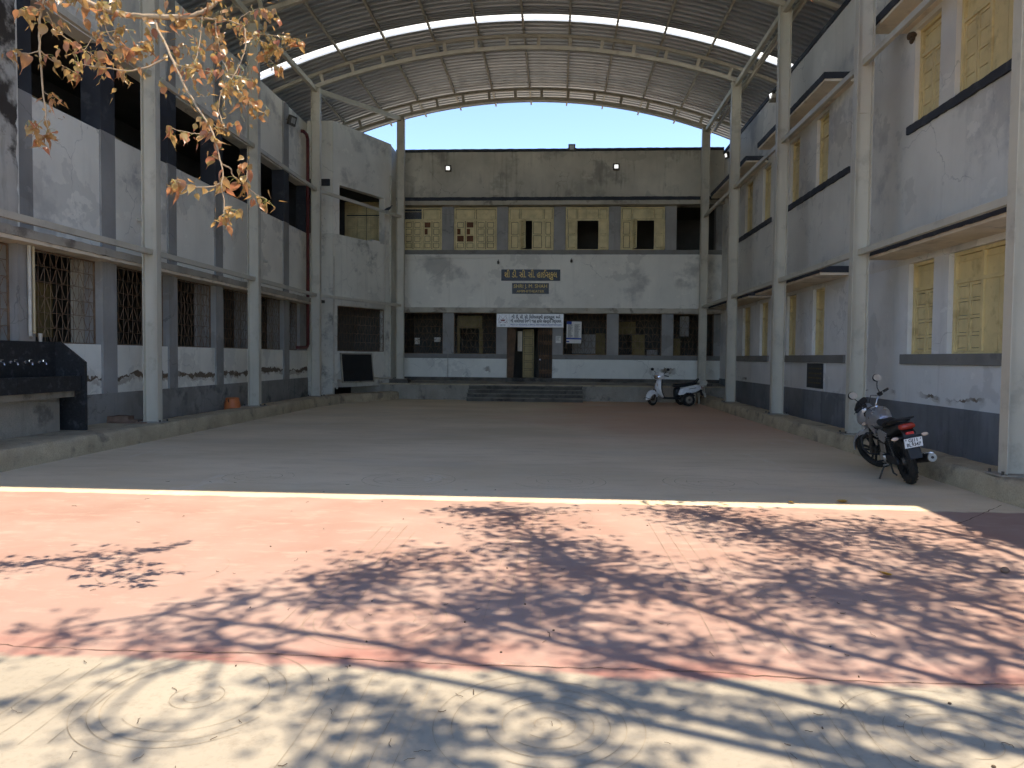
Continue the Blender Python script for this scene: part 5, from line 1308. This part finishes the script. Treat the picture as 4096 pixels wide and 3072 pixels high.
def leaf_mesh(name, curl, fold, tail, mat):
    """heart-shaped peepal leaf hanging from the origin, drip tip down"""
    rows = ((0, .03), (.06, .30), (.18, .46), (.36, .50), (.55, .43), (.74, .27), (.88, .12), (1.0, .035), (1.0+tail, .004))
    b = MB(); V = []; Fs = []
    for tt, hw in rows:
        yb = curl*tt*tt-.1*curl*math.sin(tt*6)
        V += [(-hw, yb+fold*hw, -tt+(.05 if tt < .1 else 0)), (0, yb, -tt), (hw, yb+fold*hw, -tt+(.05 if tt < .1 else 0))]
    for i in range(len(rows)-1):
        a = 3*i; Fs += [(a, a+1, a+4, a+3), (a+1, a+2, a+5, a+4)]
    b.add(V, Fs)
    return b.mesh(name, mat, 60)
LEAF = [leaf_mesh('leaf', c, f, t_, m_leaf) for c, f, t_ in ((.18, .35, .35), (-.35, .25, .45), (.6, .6, .3), (.05, -.35, .5), (-.7, .5, .35), (.3, .15, .4))]

rg = random.Random(21)
def smooth_path(P, k=4):
    P = [Vector(q) for q in P]; out = []
    for i in range(len(P)-1):
        p0, p1, p2, p3 = P[max(i-1, 0)], P[i], P[i+1], P[min(i+2, len(P)-1)]
        for j in range(k):
            t_ = j/k
            out.append(.5*((2*p1)+(p2-p0)*t_+(2*p0-5*p1+4*p2-p3)*t_*t_+(3*p1-p0-3*p2+p3)*t_**3))
    out.append(P[-1]); return out
tree_l = thing('peepal_tree', 'peepal tree whose branch of bronze new leaves hangs in at the upper left', 'tree', (-5.9, 2.0, 0))
TL = Matrix.Translation((5.9, -2.0, 0))
b = MB(TL); b.tube(smooth_path([(-5.9, 2.0, -.1), (-5.85, 2.05, 1.2), (-5.95, 2.2, 2.6), (-5.7, 2.5, 3.8)]), [.30]*3+[.24]*4+[.2]*3+[.17]*3, 14); b.build('trunk', m_bark, tree_l, smooth=60)
b = MB(TL); P = smooth_path([(-5.7, 2.5, 3.8), (-5.2, 3.2, 4.6), (-4.4, 4.1, 4.75), (-3.75, 4.7, 4.4), TW['limb'][0][0]]); b.tube(P, [.12-.10*i/len(P) for i in range(len(P))], 10)
P = smooth_path([(-4.4, 4.1, 4.75), (-3.9, 4.6, 4.55), TW['t1'][0][0]]); b.tube(P, [.03-.018*i/len(P) for i in range(len(P))], 8)
b.build('limb', m_bark, tree_l, smooth=60)
b = MB(TL); paths = []
for k_, (P, ra, rb) in TW.items():
    S = smooth_path(P, 5)
    S = [q+Vector((rg.uniform(-1, 1), rg.uniform(-1, 1), rg.uniform(-1, 1)))*.0035 for q in S]
    b.tube(S, [ra+(rb-ra)*i/(len(S)-1) for i in range(len(S))], 7); paths.append((k_, S, rb))
branch = b.build('branch', m_bark, tree_l, smooth=60)
spots = []
for k_, S, rb in paths:
    L = sum((S[i+1]-S[i]).length for i in range(len(S)-1))
    dens = {'limb': 34, 't1': 12, 't2': 14, 'arc': 20, 't1s': 2, 'l2': 48, 'l3': 52, 't7': 46, 't1g': 46, 't8': 50}.get(k_, 40)
    n = max(2, int(L*dens))
    for j in range(n):
        u = (rg.random()**.7 if k_ not in ('limb',) else rg.random()); p_ = S[min(int(u*(len(S)-1)), len(S)-1)]
        spots.append((p_, False))
    tip = S[-1]
    for j in range(rg.randint(4, 7)): spots.append((tip, True))
# the thick tuft where the arc meets the hanging shoot, and the other dense bunches
for c, n, sp in (((-3.34, 5.15, 3.72), 24, .13), ((-3.1, 5.25, 3.9), 18, .13), ((-2.9, 5.4, 4.08), 14, .12), ((-2.45, 5.6, 4.12), 18, .12), ((-2.55, 5.6, 3.78), 16, .10), ((-2.85, 5.45, 3.68), 10, .08), ((-2.6, 5.6, 4.24), 16, .13), ((-3.25, 5.1, 4.0), 10, .12), ((-3.55, 4.95, 3.95), 8, .09), ((-2.45, 5.62, 3.62), 9, .07)):
    for j in range(n): spots.append((Vector(c)+Vector((rg.gauss(0, sp), rg.gauss(0, sp), rg.gauss(0, sp*.7))), False))
sized = sorted(((rg.choice((.022, .028, .034, .04, .046, .05, .056, .062, .07))*rg.uniform(.85, 1.15), i) for i in range(len(spots))), reverse=True)
pb = MB(TL); nleaf = 0; xV = []; xF = []
from mathutils import Euler
for s_, i_ in sized:
    p_, tip = spots[i_]
    d = Vector((rg.uniform(-1, 1), rg.uniform(-1, 1), rg.uniform(-.7, .9))).normalized()
    L = rg.uniform(.025, .06); q = p_+d*L*.6+Vector((0, 0, -.2*L)); e = p_+d*L+Vector((0, 0, -.45*L))
    pb.tube([p_, q, e], .0011, 3, cap=False)
    nleaf += 1
    ro = (R(rg.gauss(0, 28)), R(rg.gauss(0, 24)), rg.uniform(0, 6.28)); sc_ = (s_*rg.uniform(.65, 1.05), s_, s_*rg.uniform(1.0, 1.25)); lm = rg.choice(LEAF)
    if nleaf <= 300:
        o = link('leaf', lm, branch, loc=TL @ e, rot=ro); o.scale = sc_
    else:                                              # the smallest leaves, as one part
        mm = Matrix.Translation(e) @ Euler(ro).to_matrix().to_4x4() @ Matrix.Diagonal((*sc_, 1)); i0 = len(xV)
        xV += [mm @ v.co for v in lm.vertices]; xF += [tuple(i0+k for k in pl.vertices) for pl in lm.polygons]
V = []; Fs = []
for j in range(260):
    p_ = rg.choice(spots)[0]+Vector((rg.gauss(0, .05), rg.gauss(0, .05), rg.gauss(0, .05)))
    s_ = rg.uniform(.022, .05); wd_ = rg.choice((.22, .3, .55, .9)); m_ = Matrix.Rotation(rg.uniform(0, 6.28), 3, 'Z') @ Matrix.Rotation(R(rg.gauss(0, 40)), 3, 'X') @ Matrix.Rotation(R(rg.gauss(0, 40)), 3, 'Y')
    i0 = len(V)
    for q in ((0, 0, 0), (-.4*wd_, .06, -.22), (-.44*wd_, .08, -.5), (-.15*wd_, .05, -.9), (0, 0, -1.4), (.15*wd_, .05, -.9), (.44*wd_, .08, -.5), (.4*wd_, .06, -.22), (0, -.04, -.4), (0, -.02, -.85)): V.append(p_+(m_ @ Vector(q))*s_)
    Fs += [tuple(i0+k for k in f) for f in ((0, 1, 8), (1, 2, 8), (2, 3, 9, 8), (3, 4, 9), (0, 8, 7), (7, 8, 6), (6, 8, 9, 5), (5, 9, 4))]
i0 = len(V); V += xV; Fs += [tuple(i0+k for k in f) for f in xF]
MB(TL).add(V, Fs).build('young_leaves', m_leaf, branch, smooth=60, kind='stuff')
pb.build('petioles', m_green_stem, branch, smooth=0, kind='stuff')

# the larger tree behind the photographer, its crown throws the dappled shade
tree_r = thing('peepal_tree', 'tall peepal tree whose crown shades the foreground', 'tree', (5.7, 1.9, 0))
TR = Matrix.Translation((-5.7, -1.9, 0))
b = MB(TR); b.tube(smooth_path([(5.7, 1.9, -.1), (5.65, 1.95, 1.5), (5.75, 2.0, 3.0), (5.5, 2.1, 4.4)]), [.38]*3+[.32]*4+[.28]*3+[.26]*3, 16); b.build('trunk', m_bark, tree_r, smooth=60)
COT = 1/math.tan(SUN_EL)
def lift(gx, gy, dz=0):
    z = 8.8-(gy-2.8)*.50+dz
    return Vector((gx+z*COT, gy, z))
crown = []; lb = MB(TR)
hubs = {}
for hx, hy in ((.2, 5.6), (-1.3, 4.9), (2.0, 6.7), (3.3, 6.3), (1.8, 5.0), (-1.8, 3.9), (-.5, 3.0), (1.2, 3.3), (2.4, 4.1), (2.6, 5.4), (-.3, 4.4), (.5, 4.0), (3.6, 7.2), (1.4, 5.9), (-2.4, 4.3), (.1, 3.4)):
    h = lift(hx, hy); st = Vector((5.5, 2.1, 4.4))
    m1 = st.lerp(h, .35)+Vector((0, -.15, .9)); m2 = st.lerp(h, .7)+Vector((rg.uniform(-.2, .2), rg.uniform(-.2, .2), .55))
    P = smooth_path([st, m1, m2, h], 7); lb.tube(P, [.058-.036*i/(len(P)-1) for i in range(len(P))], 8); hubs[(hx, hy)] = h
for gx, gy, r_, wt in BL:
    hk = min(hubs, key=lambda q: (q[0]-gx)**2+(q[1]-gy)**2); h = hubs[hk]; c = lift(gx, gy, rg.uniform(-.3, .3))
    mid = h.lerp(c, .5)+Vector((rg.uniform(-.12, .12), rg.uniform(-.12, .12), .15))
    P = smooth_path([h, mid, c], 4); lb.tube(P, [.024-.014*i/(len(P)-1) for i in range(len(P))], 5)
    wt *= .65 if gx < -1.4 else 1.1; ns = int(30*wt*(r_/.35)**1.3)
    for k_ in range(ns):
        a = rg.uniform(0, 6.283); rr = r_*math.sqrt(rg.random())*1.55
        z = rg.uniform(-.5, .5)
        e = lift(gx+rr*math.cos(a), gy+rr*math.sin(a), z)
        lb.tube([c.lerp(e, .15), c.lerp(e, .6)+Vector((0, 0, .08)), e], [.014, .011, .006], 4, cap=False)
        for j in range(rg.randint(7, 12)): crown.append(c.lerp(e, rg.uniform(.75, 1.45))+Vector((rg.gauss(0, .085), rg.gauss(0, .085), rg.gauss(0, .1))))
lb.build('limbs', m_bark, tree_r, smooth=60)
V = []; Fs = []
for e in crown:
    s_ = rg.uniform(.048, .085); m_ = Matrix.Rotation(rg.uniform(0, 6.28), 3, 'Z') @ Matrix.Rotation(R(rg.gauss(0, 40)), 3, 'X') @ Matrix.Rotation(R(rg.gauss(0, 35)), 3, 'Y')
    i0 = len(V)
    for q in ((0, 0, 0), (-.45, .06, -.2), (-.42, .06, -.55), (0, .0, -1.15), (.42, .06, -.55), (.45, .06, -.2)):
        V.append(e+(m_ @ Vector(q))*s_)
    Fs += [(i0, i0+1, i0+2, i0+3), (i0, i0+3, i0+4, i0+5)]
MB(TR).add(V, Fs).build('crown', m_leaf, tree_r, smooth=0, kind='stuff')

# ================================================================== LITTER
def fallen(label, x, y, rz, s_, tilt, mat=None):
    o = link('fallen_leaf', None, None, label, 'leaf', 'fallen leaves on the floor', None, (x, y, .02), (R(tilt), R(rg.uniform(-15, 15)), rz))
    me = leaf_mesh('blade', .35, .45, .3, mat or m_leaf_dry); c = link('blade', me, o); c.scale = (s_, s_, s_); return o
fallen('yellow fallen leaf on the red floor at the right', 2.48, 5.47, 1.0, .085, 78)
fallen('dry curled leaf at the shade edge near the motorcycle', 3.27, 8.33, 1.6, .11, 70)
fallen('small dry leaf at the shade edge, left of a larger one', 2.64, 8.20, .4, .07, 65)
o = thing('pebble', 'small dark stone on the red floor near the right edge', 'stone', (3.41, 5.68, .0))
b = MB(); b.ellip((0, 0, .022), .034, .026, .024, 10, 7); b.build('stone', m_stone, o)
b = MB(); rl = random.Random(9)
for i in range(130):
    gy = 2.6+rl.random()**1.7*6.5; gx = rl.uniform(-.62, .62)*gy+rl.uniform(-.6, .6); n = rl.randint(3, 5); L = rl.uniform(.008, .022); a = rl.uniform(0, 6.28); P = []; x, y = gx, gy
    for k_ in range(n):
        P.append((x, y, .004+rl.uniform(0, .006))); a += rl.uniform(-.8, .8); x += L*math.cos(a); y += L*math.sin(a)
    b.tube(P, rl.uniform(.0010, .0022), 4)
for i in range(30):
    gy = 2.7+rl.random()**1.5*6; gx = rl.uniform(-.6, .6)*gy; b.ellip((gx, gy, .004), rl.uniform(.004, .010), rl.uniform(.004, .009), .005, 6, 4)
b.build('twig_litter', m_twig, None, smooth=0, kind='stuff', label='scattered dry twigs and crumbs on the cement', cat='litter')
